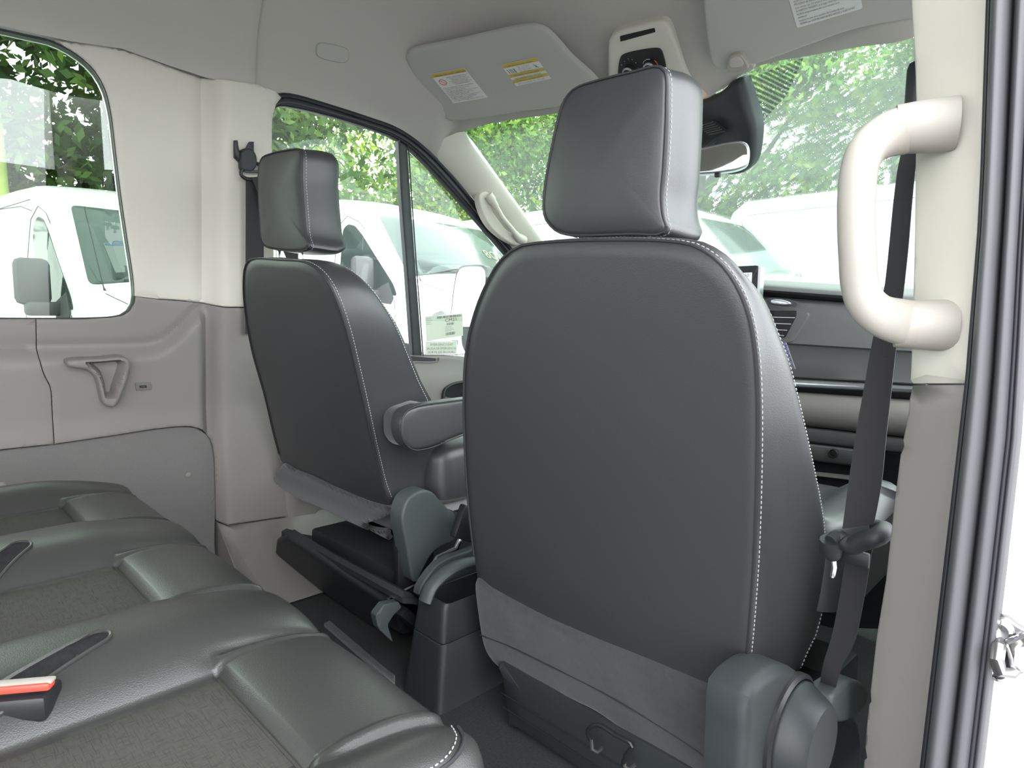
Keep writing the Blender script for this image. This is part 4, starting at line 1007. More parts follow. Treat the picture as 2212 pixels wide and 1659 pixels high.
# ================================================================== ROOF FURNITURE
def on_header(px_c, lift, tilt=.55):
    """plane parallel to the sloped front headliner, lift metres under it, through the sighted point"""
    S_ = Surf(lambda u, v: (u, Yh(u)-v*.83, 1.40-lift+v*.55), (0., .1)); return S_
VS = on_header(None, .06)
vis = thing('sun_visor', 'left sun visor over the driver side with two yellow topped warning labels', 'sun visor', VS.p(-.45, .2), 'sun visors')
vp = [(962, 258), (935, 233), (922, 222), (905, 190), (885, 150), (875, 128), (878, 116), (890, 106), (1000, 83), (1130, 55), (1160, 55), (1185, 66), (1235, 120), (1290, 172), (1300, 200), (1290, 218), (1240, 226), (1100, 246), (1000, 262), (975, 262)]
vb = pxpanel('visor_body', VS, vp, VISOR, vis, n=110, thick=.012, rnd=.012, step=.03, off=.004)
def label_r(name, S, px, m, par, off): return panel(name, S, rounded(S.hits(px), .002), m, par, thick=.0003, step=.06, off=off)
def quad_at(S, c, f, g):
    """sighted point inside a quad c (tl,tr,br,bl) at fractions"""
    a = [np.array(S.hit(*q)) for q in c]; t = a[0]*(1-f)+a[1]*f; b = a[3]*(1-f)+a[2]*f; q = t*(1-g)+b*g; return q
class Sub:
    """bilinear frame on a surface: u,v in 0..1 of a sighted quad"""
    def __init__(s, S, c): s.S = S; s.c = [np.array(S.hit(*q)) for q in c]; s.w = np.linalg.norm(s.c[1]-s.c[0]); s.h = np.linalg.norm(s.c[3]-s.c[0])
    def uv(s, f, g): t = s.c[0]*(1-f)+s.c[1]*f; b = s.c[3]*(1-f)+s.c[2]*f; return t*(1-g)+b*g
    def rect(s, name, f0, g0, f1, g1, m, par, off): return panel(name, s.S, [tuple(s.uv(a, b)) for a, b in ((f0, g0), (f1, g0), (f1, g1), (f0, g1))], m, par, thick=.0002, step=.5, off=off)
    def text(s, name, t, f0, g, f1, h, m, par, off):
        a = s.uv(f0, g); b = s.uv(f1, g); L = np.linalg.norm(b-a)
        c = bpy.data.curves.new('t', 'FONT'); c.body = t; c.size = 1.38; ob = bpy.data.objects.new('t', c); COL.objects.link(ob); bpy.context.view_layer.update(); w = max(.01, ob.dimensions.x); bpy.data.objects.remove(ob)
        return text(name, t, s.S, a[0], a[1], h, m, par, rot=math.atan2(b[1]-a[1], b[0]-a[0]), off=off, sx=L/(w*h))
L1 = [(929, 158), (1004, 144), (1055, 208), (981, 221)]
l1 = label_r('warning_label', VS, L1, PAPER, vb, .0052); l1['label'] = 'tall warning label with round red symbol'
Q = Sub(VS, L1); Q.rect('yellow_band', .01, .01, .99, .12, YELLOW, l1, .0060)
Q.text('lettering', 'WARNING AVERTISSEMENT ADVERTENCIA', .10, .105, .97, .0055, INK, l1, .0068)
lines = ['DEATH or SERIOUS INJURY can occur', 'Children 12 and under can be', 'killed by the air bag', 'The BACK SEAT is the SAFEST place', 'ALWAYS use SEAT BELTS and', 'CHILD RESTRAINTS']
for i, s in enumerate(lines): Q.text('lettering', s, .36+.04*(i % 3), .19+i*.047, .95-.07*(i % 2), .0034, INK, l1, .0068)
lines = ['RISQUE de BLESSURES GRAVES ou MORTELLES', 'Les enfants de 12 ans et moins peuvent etre', 'tues par le sac gonflable', 'Le SIEGE ARRIERE est le plus SUR', 'Utilisez TOUJOURS les ceintures', 'PELIGRO de MUERTE o SERIAS LESIONES', 'Los menores de 12 anos pueden morir', 'El ASIENTO TRASERO es el lugar MAS SEGURO', 'Use SIEMPRE los CINTURONES de SEGURIDAD', 'y SUJECIONES para NINOS']
for i, s in enumerate(lines): Q.text('lettering', s, .05, .50+i*.049, .92-.14*(i % 3), .0034, INK, l1, .0068)
cc = Q.uv(.17, .30); rr_ = .0105
tube('red_symbol', [VS.p(cc[0]+rr_*math.cos(a), cc[1]+rr_*math.sin(a))+VS.n(*cc)*.006 for a in [k*math.pi/12 for k in range(24)]], .0008, REDINK, l1, 6, closed=True)
tube('red_symbol', [VS.p(cc[0]-rr_*.7, cc[1]+rr_*.7)+VS.n(*cc)*.006, VS.p(cc[0]+rr_*.7, cc[1]-rr_*.7)+VS.n(*cc)*.006], .0007, REDINK, l1, 6)
L2 = [(1083, 137), (1160, 121), (1192, 167), (1116, 184)]
l2 = label_r('warning_label', VS, L2, PAPER, vb, .0052); l2['label'] = 'wide warning label with three yellow bands'
Q = Sub(VS, L2)
for g0, g1, s in ((.01, .17, 'WARNING'), (.47, .60, 'AVERTISSEMENT'), (.72, .85, 'ADVERTENCIA')):
    Q.rect('yellow_band', .01, g0, .99, g1, YELLOW, l2, .0060); Q.text('lettering', s+' ROLLOVER HAZARD', .12, g1-.03, .85, .0044, INK, l2, .0068)
for i in range(4): Q.text('lettering', ['Higher risk of rollover', 'Avoid abrupt turns', 'Always wear seat belts', 'See owner guide'][i], .36, .24+i*.07, .70-.05*(i % 2), .003, INK, l2, .0068)
for i, (x0, x1) in enumerate(((.06, .09), (.12, .15), (.16, .20), (.22, .27), (.26, .24))):
    a, b = Q.uv(x0, .25), Q.uv(x1, .42); tube('tyre_mark', [VS.p(*a)+VS.n(*a)*.0062, VS.p(*b)+VS.n(*b)*.0062], .0007, INK, l2, 6)
for i, (x0, x1) in enumerate(((.80, .84), (.86, .84), (.84, .90))):
    a, b = Q.uv(x0, .24+.05*i), Q.uv(x1, .38+.02*i); tube('tyre_mark', [VS.p(*a)+VS.n(*a)*.0062, VS.p(*b)+VS.n(*b)*.0062], .0006, INK, l2, 6)
for g in (.66, .70, .90, .95): Q.text('lettering', 'Risque de capotage plus eleve - voir le guide', .1, g, .85, .0028, INK, l2, .0068)
# right visor
VSR = on_header(None, .065)
visR = thing('sun_visor', 'right sun visor at top with a white printed label and a clip', 'sun visor', VSR.p(.45, .2), 'sun visors')
vpr = [(1518, -60), (1519, 0), (1526, 70), (1534, 120), (1540, 140), (1560, 149), (1590, 147), (1625, 140), (1750, 96), (1850, 62), (1973, 40), (2060, 25), (2090, -60), (1900, -110), (1560, -110)]
vbR = pxpanel('visor_body', VSR, vpr, VISOR, visR, n=110, thick=.012, rnd=.008, step=.03, off=.004)
L3 = [(1690, -60), (1845, -105), (1866, 14), (1724, 57)]
l3 = panel('warning_label', VSR, rounded(VSR.hits(L3), .004), PAPER, vbR, thick=.0003, step=.06, off=.0052)
Q = Sub(VSR, L3)
lines = ['ARRIERE le plus SUR pour les enfants', 'Ne JAMAIS placer un siege arriere', 'devant le sac gonflable', 'PELIGRO de MUERTE o SERIAS LESIONES', 'Los ninos de 12 anos y menores pueden morir', 'El ASIENTO TRASERO es el lugar MAS SEGURO para los ninos', 'NUNCA ponga el asiento para ninos mirando atras', 'adelante', 'Sientese lo mas atras posible de la bolsa de aire', 'SIEMPRE use CINTURONES DE SEGURIDAD y SUJECIONES']
for i, s in enumerate(lines): Q.text('lettering', s, .06, .40+i*.061, [.9, .6, .35, .8, .9, .96, .7, .2, .75, .9][i], .0048 if i == 3 else .0042, INK, l3, .0066)
cl = thing('visor_clip', 'small clear beige clip holding the right sun visor', 'clip', VSR.p(*VSR.hit(1598, 130)))
pxpanel('clip_body', VSR, [(1579, 118), (1582, 113), (1603, 108), (1609, 112), (1621, 138), (1600, 146), (1578, 148), (1575, 142)], CREAM_W, cl, n=40, thick=.012, rnd=.004, step=.01, off=.016)
pxpanel('clip_window', VSR, [(1583, 117), (1603, 112), (1611, 130), (1597, 134), (1584, 133)], HEAD, cl, n=30, thick=.003, rnd=.001, step=.02, off=.018)
pxpanel('clip_base', VSR, [(1577, 140), (1600, 138), (1625, 134), (1632, 142), (1625, 150), (1600, 156), (1575, 150)], HEAD, cl, n=30, thick=.01, rnd=.004, step=.02, off=.006)
# overhead controls
RINGM = mat('bright_ring', (.5, .5, .5), .3, metal=.3)
OH = on_header(None, .02)
oc = thing('overhead_console', 'ivory overhead console with black knob panel and dark slot above windshield', 'console', OH.p(.1, .2))
ob = pxpanel('console_body', OH, [(1316, 180), (1315, 110), (1317, 85), (1330, 68), (1380, 52), (1430, 43), (1444, 48), (1452, 62), (1468, 105), (1486, 150), (1510, 180), (1545, 204), (1530, 211), (1500, 216), (1420, 222), (1330, 230)], CREAM, oc, n=90, thick=.03, rnd=.010, step=.02, off=.010)
pxpanel('slot', OH, rounded([(1342, 72), (1417, 54), (1419, 63), (1343, 84)], 2), SOCK, ob, smooth=False, thick=.004, step=.05, off=.0108)
kp = pxpanel('knob_panel', OH, [(1343, 118), (1352, 110), (1420, 97), (1430, 99), (1437, 115), (1443, 150), (1440, 175), (1345, 175)], BLACK, oc, n=60, thick=.006, rnd=.002, step=.02, off=.0135)
for c, r in (((1362, 143), .0135), ((1408, 133), .0145)):
    u, v = OH.hit(*c); p = OH.p(u, v)+OH.n(u, v)*.013; n = OH.n(u, v)
    kn = lathe('dial_knob', p, n, [(0, r*1.05), (.004, r*1.05), (.012, r*.92), (.014, r*.8), (.0145, 0)], DIALK, oc, 28)
    lathe('dial_ring', p+n*.009, n, [(0, r*1.04), (.003, r*1.10), (.006, r*1.0), (.0062, r*.86), (.003, r*.84)], RINGM, kn, 28)
for s, c in (('1', (1353, 126)), ('2', (1361, 121)), ('3', (1369, 122)), ('4', (1377, 129)), ('0', (1346, 134)), ('*', (1383, 141))):
    u, v = OH.hit(*c); text('dial_marking', s, OH, u, v, .0042, WHINK, kp, off=.0145)
u, v = OH.hit(1408, 133)
tube('red_arc', [OH.p(u+.0215*math.cos(a), v+.0215*math.sin(a))+OH.n(u, v)*.0142 for a in np.linspace(-.9, .5, 14)], .0011, REDINK, kp, 6)
tube('white_arc', [OH.p(u+.0195*math.cos(a), v+.0195*math.sin(a))+OH.n(u, v)*.0142 for a in np.linspace(1.1, 2.6, 12)], .0006, WHINK, kp, 6)
ml = pxpanel('map_lamp', OH, [(1493, 192), (1500, 190), (1520, 207), (1505, 214), (1496, 216)], WARM, oc, n=30, thick=.004, rnd=.001, step=.02, off=.030)
# sensor housing and mirror
hs = thing('sensor_housing', 'black housing with slotted vents behind the rear-view mirror', 'housing', (.2, 1.75, 1.2))
HB = Surf(lambda u, v: (u, Yh(u)+.02+(1.38-v)*.55, v), (.2, 1.3))
hb_ = pxpanel('housing_body', HB, [(1440, 215), (1505, 214), (1540, 205), (1575, 185), (1590, 170), (1612, 163), (1618, 175), (1630, 215), (1644, 262), (1642, 310), (1635, 345), (1618, 365), (1560, 372), (1480, 372), (1430, 330)], PLASTIC, hs, n=90, thick=.05, rnd=.02, step=.016, off=.035, relief=lambda u, v: .012*noise.noise(V((u*9, v*9, 1))))
vt = pxpanel('vent_field', HB, [(1500, 268), (1530, 256), (1560, 247), (1575, 256), (1588, 268), (1580, 276), (1550, 284), (1520, 287), (1500, 285)], SOCK, hs, n=40, thick=.003, step=.05, off=.049)
for k in range(6):
    t = k/5; a = (1520+6*k, 268-2*k+0*t), (1558+5*k, 251+4.4*k)
    a = (1524+5.2*k, 262+3.6*k*.9), (1560+5*k, 251+3.9*k)
    tube('vent_slat', [HB.p(*HB.hit(*a[0]))+HB.n(*HB.hit(*a[0]))*.050, HB.p(*HB.hit(*a[1]))+HB.n(*HB.hit(*a[1]))*.050], .0017, PLASTIC_L, vt, 6)
for k in range(4):
    a = (1500, 272+4.5*k), (1528+2*k, 277+4.3*k)
    tube('vent_slat', [HB.p(*HB.hit(*a[0]))+HB.n(*HB.hit(*a[0]))*.050, HB.p(*HB.hit(*a[1]))+HB.n(*HB.hit(*a[1]))*.050], .0015, PLASTIC_L, vt, 6)
mr = thing('rearview_mirror', 'silver framed rear-view mirror half hidden behind the nearest headrest', 'mirror', (.15, 1.62, 1.1))
MP = onY(1560, 335, 1.60); MS = plane(MP, (CAM-MP).normalized()*.55+V((-.55, -.75, .10)).normalized()*.9)
MS = plane(MP, V((.45, -.89, -.03)))
mpx = [(1400, 335), (1450, 325), (1520, 318), (1575, 306), (1605, 305), (1616, 312), (1620, 330), (1615, 355), (1600, 364), (1560, 372), (1510, 376), (1440, 378), (1400, 370)]
pxpanel('mirror_shell', MS, mpx, SILVER, mr, n=70, thick=.03, rnd=.005, step=.02)
mi = [(1405, 338), (1450, 330), (1520, 323), (1573, 311), (1601, 310), (1611, 316), (1614, 330), (1609, 351), (1596, 359), (1558, 366), (1510, 371), (1440, 373), (1405, 366)]
pxpanel('mirror_glass', MS, mi, MIRROR, mr, n=60, thick=.002, step=.1, off=.0012)
box('mirror_tab', tuple(MS.p(*MS.hit(1550, 378))), (.014, .01, .012), BLACK, mr, .002)
tube('mirror_arm', [MS.p(*MS.hit(1500, 330))+V((0, .02, 0)), MS.p(*MS.hit(1500, 290))+V((0, .10, 0))], .012, PLASTIC, mr, 10)
# pillar grab handle, far side
gh2 = thing('grab_handle', 'slim cream grab handle on the far left windshield pillar', 'grab handle', (-.8, 1.7, 1.1))
gp = [(1046, 428), (1052, 440), (1060, 458), (1070, 478), (1090, 500), (1108, 517), (1122, 522)]
pth = []
for k, q in enumerate(spl(gp, 30)):
    f = k/29; e = math.sin(math.pi*f)
    a = WS.hit(*q); pth.append(WS.p(*a)+V((.055+.02*e, -.03, 0)))
tube('grip', pth, [.017 if min(k, 29-k) < 4 else (.013 if min(k, 29-k) < 7 else .0095) for k in range(30)], CREAM, gh2, 14)
hbp = spl([(1037, 420), (1046, 414), (1058, 416), (1066, 432), (1062, 450), (1075, 470), (1100, 500), (1128, 506), (1133, 520), (1120, 530), (1095, 520), (1060, 490), (1040, 450)], 50, True)
GP = Surf(lambda u, v: (wx(v)+.05, u-.0, v), (1.7, 1.1))
panel('handle_base', GP, GP.hits(hbp), CREAM, gh2, thick=.03, rnd=.006, step=.02)

# ================================================================== DASHBOARD
dash = thing('dashboard', 'grey dashboard with air vent, silver strip and glove box beyond passenger seat', 'dashboard', (.2, 1.6, .3))
def dpt(x, yL, yR, Y):   # rows measured at sighted columns 1650 and 1950
    y = yL+(yR-yL)*(x-1650)/300.; return onY(x, y, Y)
def strip(name, rows, m, th=.0, cols=(1500, 1560, 1620, 1650, 1700, 1750, 1800, 1850, 1900, 1950, 2000), rb=.003):
    pts = []
    A0 = [[dpt(x, *r) for x in cols] for r in rows]
    # extend to the left along the dash
    for r in A0:
        d = (r[1]-r[0]).normalized(); r.insert(0, r[0]-d*(.42))
    L = [[V(p)+V((0, .02, 0)) for p in A0[0]]]+A0+[[V(p)+V((0, .02, 0)) for p in A0[-1]]]
    return loft(name, L, m, dash, closed=False, sharp=50)
strip('top_pad', [(604, 622, 1.95), (606, 626, 1.75), (612, 634, 1.56), (618, 640, 1.535), (626, 648, 1.53), (631, 655, 1.545)], DASHG)
strip('pad_edge', [(630, 655, 1.548), (636, 660, 1.552), (641, 664, 1.57)], BLACK)
strip('upper_fascia', [(640, 663, 1.565), (648, 672, 1.54), (670, 690, 1.532), (700, 715, 1.527), (738, 757, 1.525), (741, 760, 1.53)], DASHG)
strip('lower_fascia', [(741, 760, 1.533), (750, 768, 1.537), (780, 790, 1.545), (808, 826, 1.55), (811, 829, 1.556)], DASHG)
strip('gap', [(811, 829, 1.57), (816, 833, 1.57)], SOCK)
strip('silver_strip', [(815, 832, 1.555), (817, 834, 1.538), (824, 840, 1.534), (831, 846, 1.536), (833, 849, 1.555)], SILVER)
strip('lower_gap', [(833, 849, 1.555), (838, 856, 1.56), (845, 866, 1.57)], BLACK)
strip('glove_box_lid', [(843, 864, 1.55), (850, 872, 1.530), (866, 890, 1.518), (884, 912, 1.516), (900, 930, 1.522), (908, 941, 1.532), (910, 943, 1.545)], DASHL)
strip('gap', [(910, 943, 1.558), (914, 947, 1.558)], SOCK)
strip('lower_panel', [(913, 946, 1.545), (916, 950, 1.538), (940, 975, 1.542), (944, 979, 1.55)], DASHG)
strip('gap', [(944, 980, 1.56), (948, 984, 1.56)], SOCK)
strip('socket_panel', [(947, 983, 1.55), (951, 987, 1.544), (978, 1016, 1.550), (983, 1020, 1.558)], DASHG, cols=(1500, 1600, 1650, 1700, 1750, 1800, 1860, 1900))
strip('lower_lip', [(985, 1022, 1.575), (992, 1030, 1.59), (1004, 1042, 1.575), (1014, 1050, 1.57), (1019, 1055, 1.59)], DASHL, cols=(1700, 1750, 1800, 1860, 1890))
strip('footwell_trim', [(948, 960, 1.56), (1000, 1010, 1.57), (1100, 1110, 1.60), (1350, 1360, 1.65)], BLACK)
sp_ = onY(1800, 979, 1.543)
sk_ = lathe('power_socket', sp_, (0, -1, 0), [(0, .0115), (.003, .0112), (.004, .009), (.0, .008)], BLACK, dash, 24)
lathe('socket_core', sp_+V((0, -.0005, 0)), (0, -1, 0), [(0, .008), (.001, .0)], SOCK, sk_, 20)
DF = Surf(lambda u, v: (u, 1.524, v), (.5, .7))
vh = rounded(DF.hits([(1652, 664), (1748, 676), (1745, 688), (1714, 738), (1690, 742)]), .006)
vo = panel('vent_bezel', DF, vh, DASHG, dash, thick=.01, rnd=.002, step=.05, off=.0025)
vo2 = panel('vent_opening', DF, rounded(DF.hits([(1660, 671), (1722, 671), (1721, 684), (1697, 730), (1680, 727)]), .004), SOCK, dash, thick=.004, step=.05, off=.005)
for y in (686, 699.5, 713, 724.5):
    a, b = DF.hit(1664+(y-671)*.3, y-1), DF.hit(1720-(y-686)*.62, y+.5)
    tube('vent_slat', [DF.p(*a)+V((0, -.007, 0)), DF.p(*b)+V((0, -.007, 0))], .0012, SILVER, vo2, 6)
pxpanel('thumbwheel_recess', DF, [(1664, 646), (1690, 645), (1728, 654), (1724, 662), (1690, 661), (1666, 656)], RUBBER_D, dash, n=30, thick=.004, step=.05, off=.006+.012)
pxpanel('thumbwheel', DF, [(1673, 651), (1682, 647.5), (1705, 650), (1718, 656), (1712, 660), (1690, 659), (1676, 656)], SILVER, dash, n=30, thick=.012, rnd=.003, step=.01, off=.026)
sc = thing('touch_screen', 'edge of a tall display screen showing 60 degrees on the dashboard', 'screen', onY(1620, 650, 1.48))
SS_ = Surf(lambda u, v: (u, 1.47, v), (.3, .9))
a0 = SS_.hit(1638, 573); a1 = SS_.hit(1634, 650)
panel('bezel', SS_, rounded([(a0[0]-.30, a0[1]), (a0[0], a0[1]), (a0[0], a0[1]-.14), (a0[0]-.30, a0[1]-.14)], .006), BLACK, sc, thick=.015, rnd=.002, step=.1)
panel('side_trim', SS_, [(a0[0], a0[1]-.002), (a0[0]+.006, a0[1]-.004), (a0[0]+.006, a0[1]-.138), (a0[0], a0[1]-.14)], SILVER, sc, thick=.02, rnd=.001, step=.1)
panel('display', SS_, [(a0[0]-.285, a0[1]-.016), (a0[0]-.014, a0[1]-.016), (a0[0]-.014, a0[1]-.125), (a0[0]-.285, a0[1]-.125)], SCREEN, sc, thick=.001, step=.2, off=.001)
tfit(SS_, 'lettering', '60\u00b0', (1608, 598), (1622, 599), .0085, INK, sc, off=.0025)
# left side mirror outside the driver door
em = thing('side_mirror', 'tall dark rimmed door mirror outside the driver window', 'mirror', (-1.1, 1.9, .55))
EP = onX(1012, 640, -1.12); ES = plane(EP, V((.40, -.92, .02)))
epx = [(972, 705), (974, 660), (980, 610), (986, 583), (996, 574), (1020, 571), (1046, 573), (1052, 582), (1054, 620), (1052, 690), (1048, 706)]
pxpanel('mirror_shell', ES, epx, RUBBER, em, n=60, thick=.06, rnd=.008, step=.03)
epi = [(976, 699), (978, 660), (984, 612), (990, 588), (999, 579), (1020, 576), (1041, 578), (1047, 586), (1048, 620), (1046, 690), (1042, 700)]
pxpanel('mirror_glass', ES, epi, MIRROR, em, n=50, thick=.002, step=.1, off=.0015)
pxpanel('lower_mirror_shell', ES, [(1000, 708), (1060, 706), (1062, 760), (1005, 762)], RUBBER, em, n=30, thick=.05, rnd=.006, step=.05)
tube('mirror_arm', [ES.p(*ES.hit(1030, 720))+V((0, .05, 0)), V((-.93, ES.p(0, 0).y+.08, EP.z-.22))], .02, RUBBER, em, 10)
# ------------------------------------------------------------------ END INTERIOR
# ================================================================== OUTSIDE
GZ = -.5
gr = struct('floor_outside', (0, 0, GZ))
gr.name = 'ground'
GSf = Surf(lambda u, v: (u, v, GZ), (0, 0))
panel('pavement', GSf, [(-60, -40), (60, -40), (60, 60), (-60, 60)], ASPH, gr, thick=.2, step=12)
for i, y in enumerate((-.9, 1.9+1.9, 7.0, 11.0)): panel('bay_line', GSf, [(-8.5, y-.05), (-2.2, y-.05), (-2.2, y+.05), (-8.5, y+.05)], PAPER, gr, thick=.004, step=3, off=.004)
def kf(x): return float(np.interp(x, [-2.6, -2.2, -1.7, -1, -.3, 0], [0, .05, .15, .22, .28, .34]))
def ztop(x): return float(np.interp(x, [-5.75, -5.6, -3.4, -2.6, -2.1, -1.78, -1.66, -.97, -.85, -.4, -.12, -.03, 0], [2.30, 2.40, 2.42, 2.38, 2.27, 2.155, 2.09, 1.44, 1.37, 1.22, 1.08, .98, .90]))
def wid(x): return float(np.interp(x, [-5.75, -5.6, -1, -.3, -.08, 0], [.95, .99, .99, .94, .88, .84]))
def hw(x, z): return wid(x) - (.13*max(0, (z-1.15)/1.2)**1.5)
def bp(x, y, z): return (x-kf(x)*y*y, y, z)
def van_body(x):
    zt = ztop(x); r = float(np.interp(x, [-5.7, -3, -1.75, -1.6, -1, -.8, 0], [.25, .25, .16, .09, .09, .12, .10])); pts = []
    h1 = hw(x, zt-r)
    half = [(wid(x)-.05, .30), (wid(x), .42), (wid(x), .75), (wid(x)+.005, 1.1)]
    n = 4
    for k in range(1, n): z = 1.1+(zt-r-1.1)*k/n; half.append((hw(x, z) if zt-r > 1.1 else wid(x), z if zt-r > 1.1 else min(zt-r, .75+(zt-r-.75)*k/n)))
    if zt-r < 1.1: half = [(wid(x)-.05, .30), (wid(x), .42)] + [(wid(x), .42+(zt-r-.42)*k/5) for k in range(1, 6)]
    else: pass
    half = half[:7] if len(half) > 7 else half
    for k in range(7):
        a = k/6*math.pi/2; half.append((h1-r+r*math.cos(a), zt-r+r*math.sin(a)))
    for k in (1, 2, 3): f = 1-k/3; half.append(((h1-r)*f, zt+.03*(1-f*f)))
    return half
def make_van(hi=True):
    r = bpy.data.objects.new('van', None); link(r); r['_o'] = (0, 0, 0)
    st = [-5.75, -5.72, -5.6, -5, -4.4, -3.8, -3.2, -2.8, -2.5, -2.3, -2.1, -1.95, -1.83, -1.75, -1.66, -1.5, -1.3, -1.1, -.97, -.9, -.8, -.6, -.4, -.25, -.12, -.06, -.02, 0]
    lo = []
    for x in st:
        h = van_body(x); ring = [bp(x, -y, z) for y, z in h] + [bp(x, y, z) for y, z in h[::-1][1:]]
        lo.append([V(p) for p in ring])
    loft('body', lo, WHITE, r, True, True, True, sharp=50)
    T = V((20, 0, 1.))
    WSf = Surf(lambda u, v: bp(u, v, ztop(u)+.03*(1-min(1, (v/.75)**2))), (-1.3, 0), toward=T)
    ws = rounded([(-1.67, -.79), (-1.67, .79), (-.965, .90), (-.965, -.90)], .05)
    ws = [( -1.67+.015*0, 0)] and ws
    panel('windshield', WSf, ws, VGLASS, r, thick=.004, step=.09, off=.010)
    panel('dash_view', WSf, rounded([(-1.15, -.70), (-1.15, .70), (-1.0, .74), (-1.0, -.74)], .03), VGLASS_D, r, thick=.002, step=.1, off=.0125)
    pl = [(-1.10, -.35), (-1.12, -.10), (-1.35, -.12), (-1.33, -.36)]
    for sgn in (-1, 1):
        SD = Surf(lambda u, v, s=sgn: bp(u, s*(hw(u, v)), v), (-1.8, 1.6), toward=(-2, sgn*20, 1.5))
        q = [(-2.18, 1.29), (-2.18, 1.98), (-2.08, 2.03), (-1.92, 2.0), (-1.72, 1.88), (-1.08, 1.36), (-1.0, 1.24), (-1.35, 1.27)]
        f = panel('side_window', SD, rounded(q, .05), VGLASS_D, r, thick=.004, step=.1, off=.006)
        panel('window_divider', SD, [(-1.72, 1.28), (-1.72, 1.87), (-1.69, 1.85), (-1.69, 1.28)], RUBBER_D, f, thick=.004, step=.3, off=.009)
        panel('mirror_base', SD, [(-1.42, 1.26), (-1.42, 1.30), (-1.16, 1.38), (-1.06, 1.22), (-1.1, 1.16), (-1.4, 1.18)], VTRIM, r, thick=.004, step=.2, off=.010)
        mh = box('mirror_head', bp(-1.34, sgn*1.14, 1.46), (.12, .24, .36), VTRIM, r, .05)
        box('mirror_foot', bp(-1.32, sgn*1.08, 1.25), (.12, .26, .11), VTRIM, r, .03)
        hl = [(-.50, 1.06), (-.36, 1.10), (-.10, .98), (-.02, .82), (-.06, .74), (-.22, .80)]
        h = panel('headlight', SD, rounded(hl, .03), SILVER, r, thick=.004, step=.06, off=.006)
        panel('indicator', SD, [(-.44, 1.02), (-.36, 1.05), (-.26, .86), (-.32, .83)], AMBER, h, thick=.002, step=.1, off=.009)
        panel('lower_cladding', SD, [(-5.5, .34), (-5.5, .52), (-1.6, .52), (-1.6, .34)], VTRIM, r, thick=.004, step=.5, off=.01)
        # door shut lines and side grooves
        for a in (((-2.3, .5), (-2.3, 2.02), (-2.12, 2.12), (-1.85, 2.04), (-1.70, 1.95)), ((-1.02, .9), (-1.05, 1.2)), ((-3.6, .5), (-3.6, 2.2), (-2.4, 2.2))):
            tube('shut_line', [SD.p(*p)+V((0, sgn*.002, 0)) for p in lin(list(a), .15, False)], .004, RUBBER_G, r, 6)
        for z in (1.62,): tube('side_crease', [SD.p(x, z)+V((0, sgn*.002, 0)) for x in np.linspace(-5.4, -3.7, 8)], .004, VTRIM, r, 6)
        tube('roof_gutter', [SD.p(x, ztop(x)-.22)+V((0, sgn*.002, 0)) for x in np.linspace(-5.5, -2.3, 10)], .004, VTRIM, r, 6)
        for x in (-.95, -4.45):
            lathe('wheel_arch', bp(x, sgn*.90, .36), (0, sgn, 0), [(0, .42), (.112, .42), (.115, .40), (.10, .40)], RUBBER, r, 28)
            w = lathe('wheel', bp(x, sgn*.84, .345), (0, sgn, 0), [(-.1, .30), (.0, .345), (.15, .345), (.175, .32), (.175, .22), (.15, .20), (.15, 0)], TYRE, r, 32)
            lathe('hub_cap', bp(x, sgn*.86, .345), (0, sgn, 0), [(.14, .20), (.155, .19), (.165, .08), (.18, .06), (.18, 0)], SILVER, w, 24)
    FSf = Surf(lambda u, v: bp(0.012, u, v), (0, .7), toward=T)
    panel('grille', FSf, rounded([(-.52, .60), (.52, .60), (.60, .86), (-.60, .86)], .04), BLACK, r, thick=.01, step=.1, off=.01)
    panel('bumper', FSf, rounded([(-.84, .28), (.84, .28), (.84, .52), (-.84, .52)], .04), VTRIM, r, thick=.03, step=.12, off=.03)
    for k in range(3): tube('grille_bar', [FSf.p(y, .66+.065*k)+V((.012, 0, 0)) for y in np.linspace(-.52, .52, 9)], .012, SILVER, r, 6)
    tube('bonnet_line', [V(bp(x, y, ztop(x)+.004)) for x, y in ((-.84, -.84), (-.5, -.76), (-.1, -.6))], .004, RUBBER_G, r, 6)
    for y0, y1 in ((-.68, -.02), (.02, .68)): tube('wiper', [WSf.p(-.98, y0)+V((.02, 0, .02)), WSf.p(-1.02, (y0+y1)/2)+V((.02, 0, .025)), WSf.p(-1.03, y1)+V((.02, 0, .02))], .009, BLACK, r, 6)
    tube('antenna', [V(bp(-.88, -.82, 1.36)), V(bp(-.90, -.83, 1.42)), V(bp(-1.10, -.86, 2.02))], [.018, .005, .0035], BLACK, r, 8)
    box('plate', (.06, 0, .42), (.01, .32, .16), PAPER, r, .003)
    return r
def kids(o): return [c for c in bpy.data.objects if c.parent == o]
def copy_tree(o, parent=None):
    c = o.copy(); COL.objects.link(c); c.parent = parent
    for ch in kids(o): copy_tree(ch, c)
    return c
VANL = ['white cargo van seen through the left side window behind the bench', 'white van seen through the driver door window behind the CM21 tag', 'white van seen through the windshield right of the nearest headrest', 'white van farthest right, behind the ivory grab handle through the windshield', 'white van parked beyond the van in the driver window, seen through the windshield left of the nearest headrest']
van0 = make_van()
spots = [(-3.9, 2.26, .13, 1.02), (-4.14, 5.72, .08, 1.185), (-1.51, 9.09, .08, 1.225), (3.0, 14.3, .05, 1.5)]
for i, (x, y, a, s) in enumerate(spots):
    v_ = van0 if i == 0 else copy_tree(van0)
    v_.location = (x, y, GZ); v_.rotation_euler = (0, 0, a); v_.scale = (s, s, s)
    tag(v_, VANL[i], 'van', 'white vans parked outside')
v1_ = [o for o in bpy.data.objects if o.get('label') == VANL[1]][0]
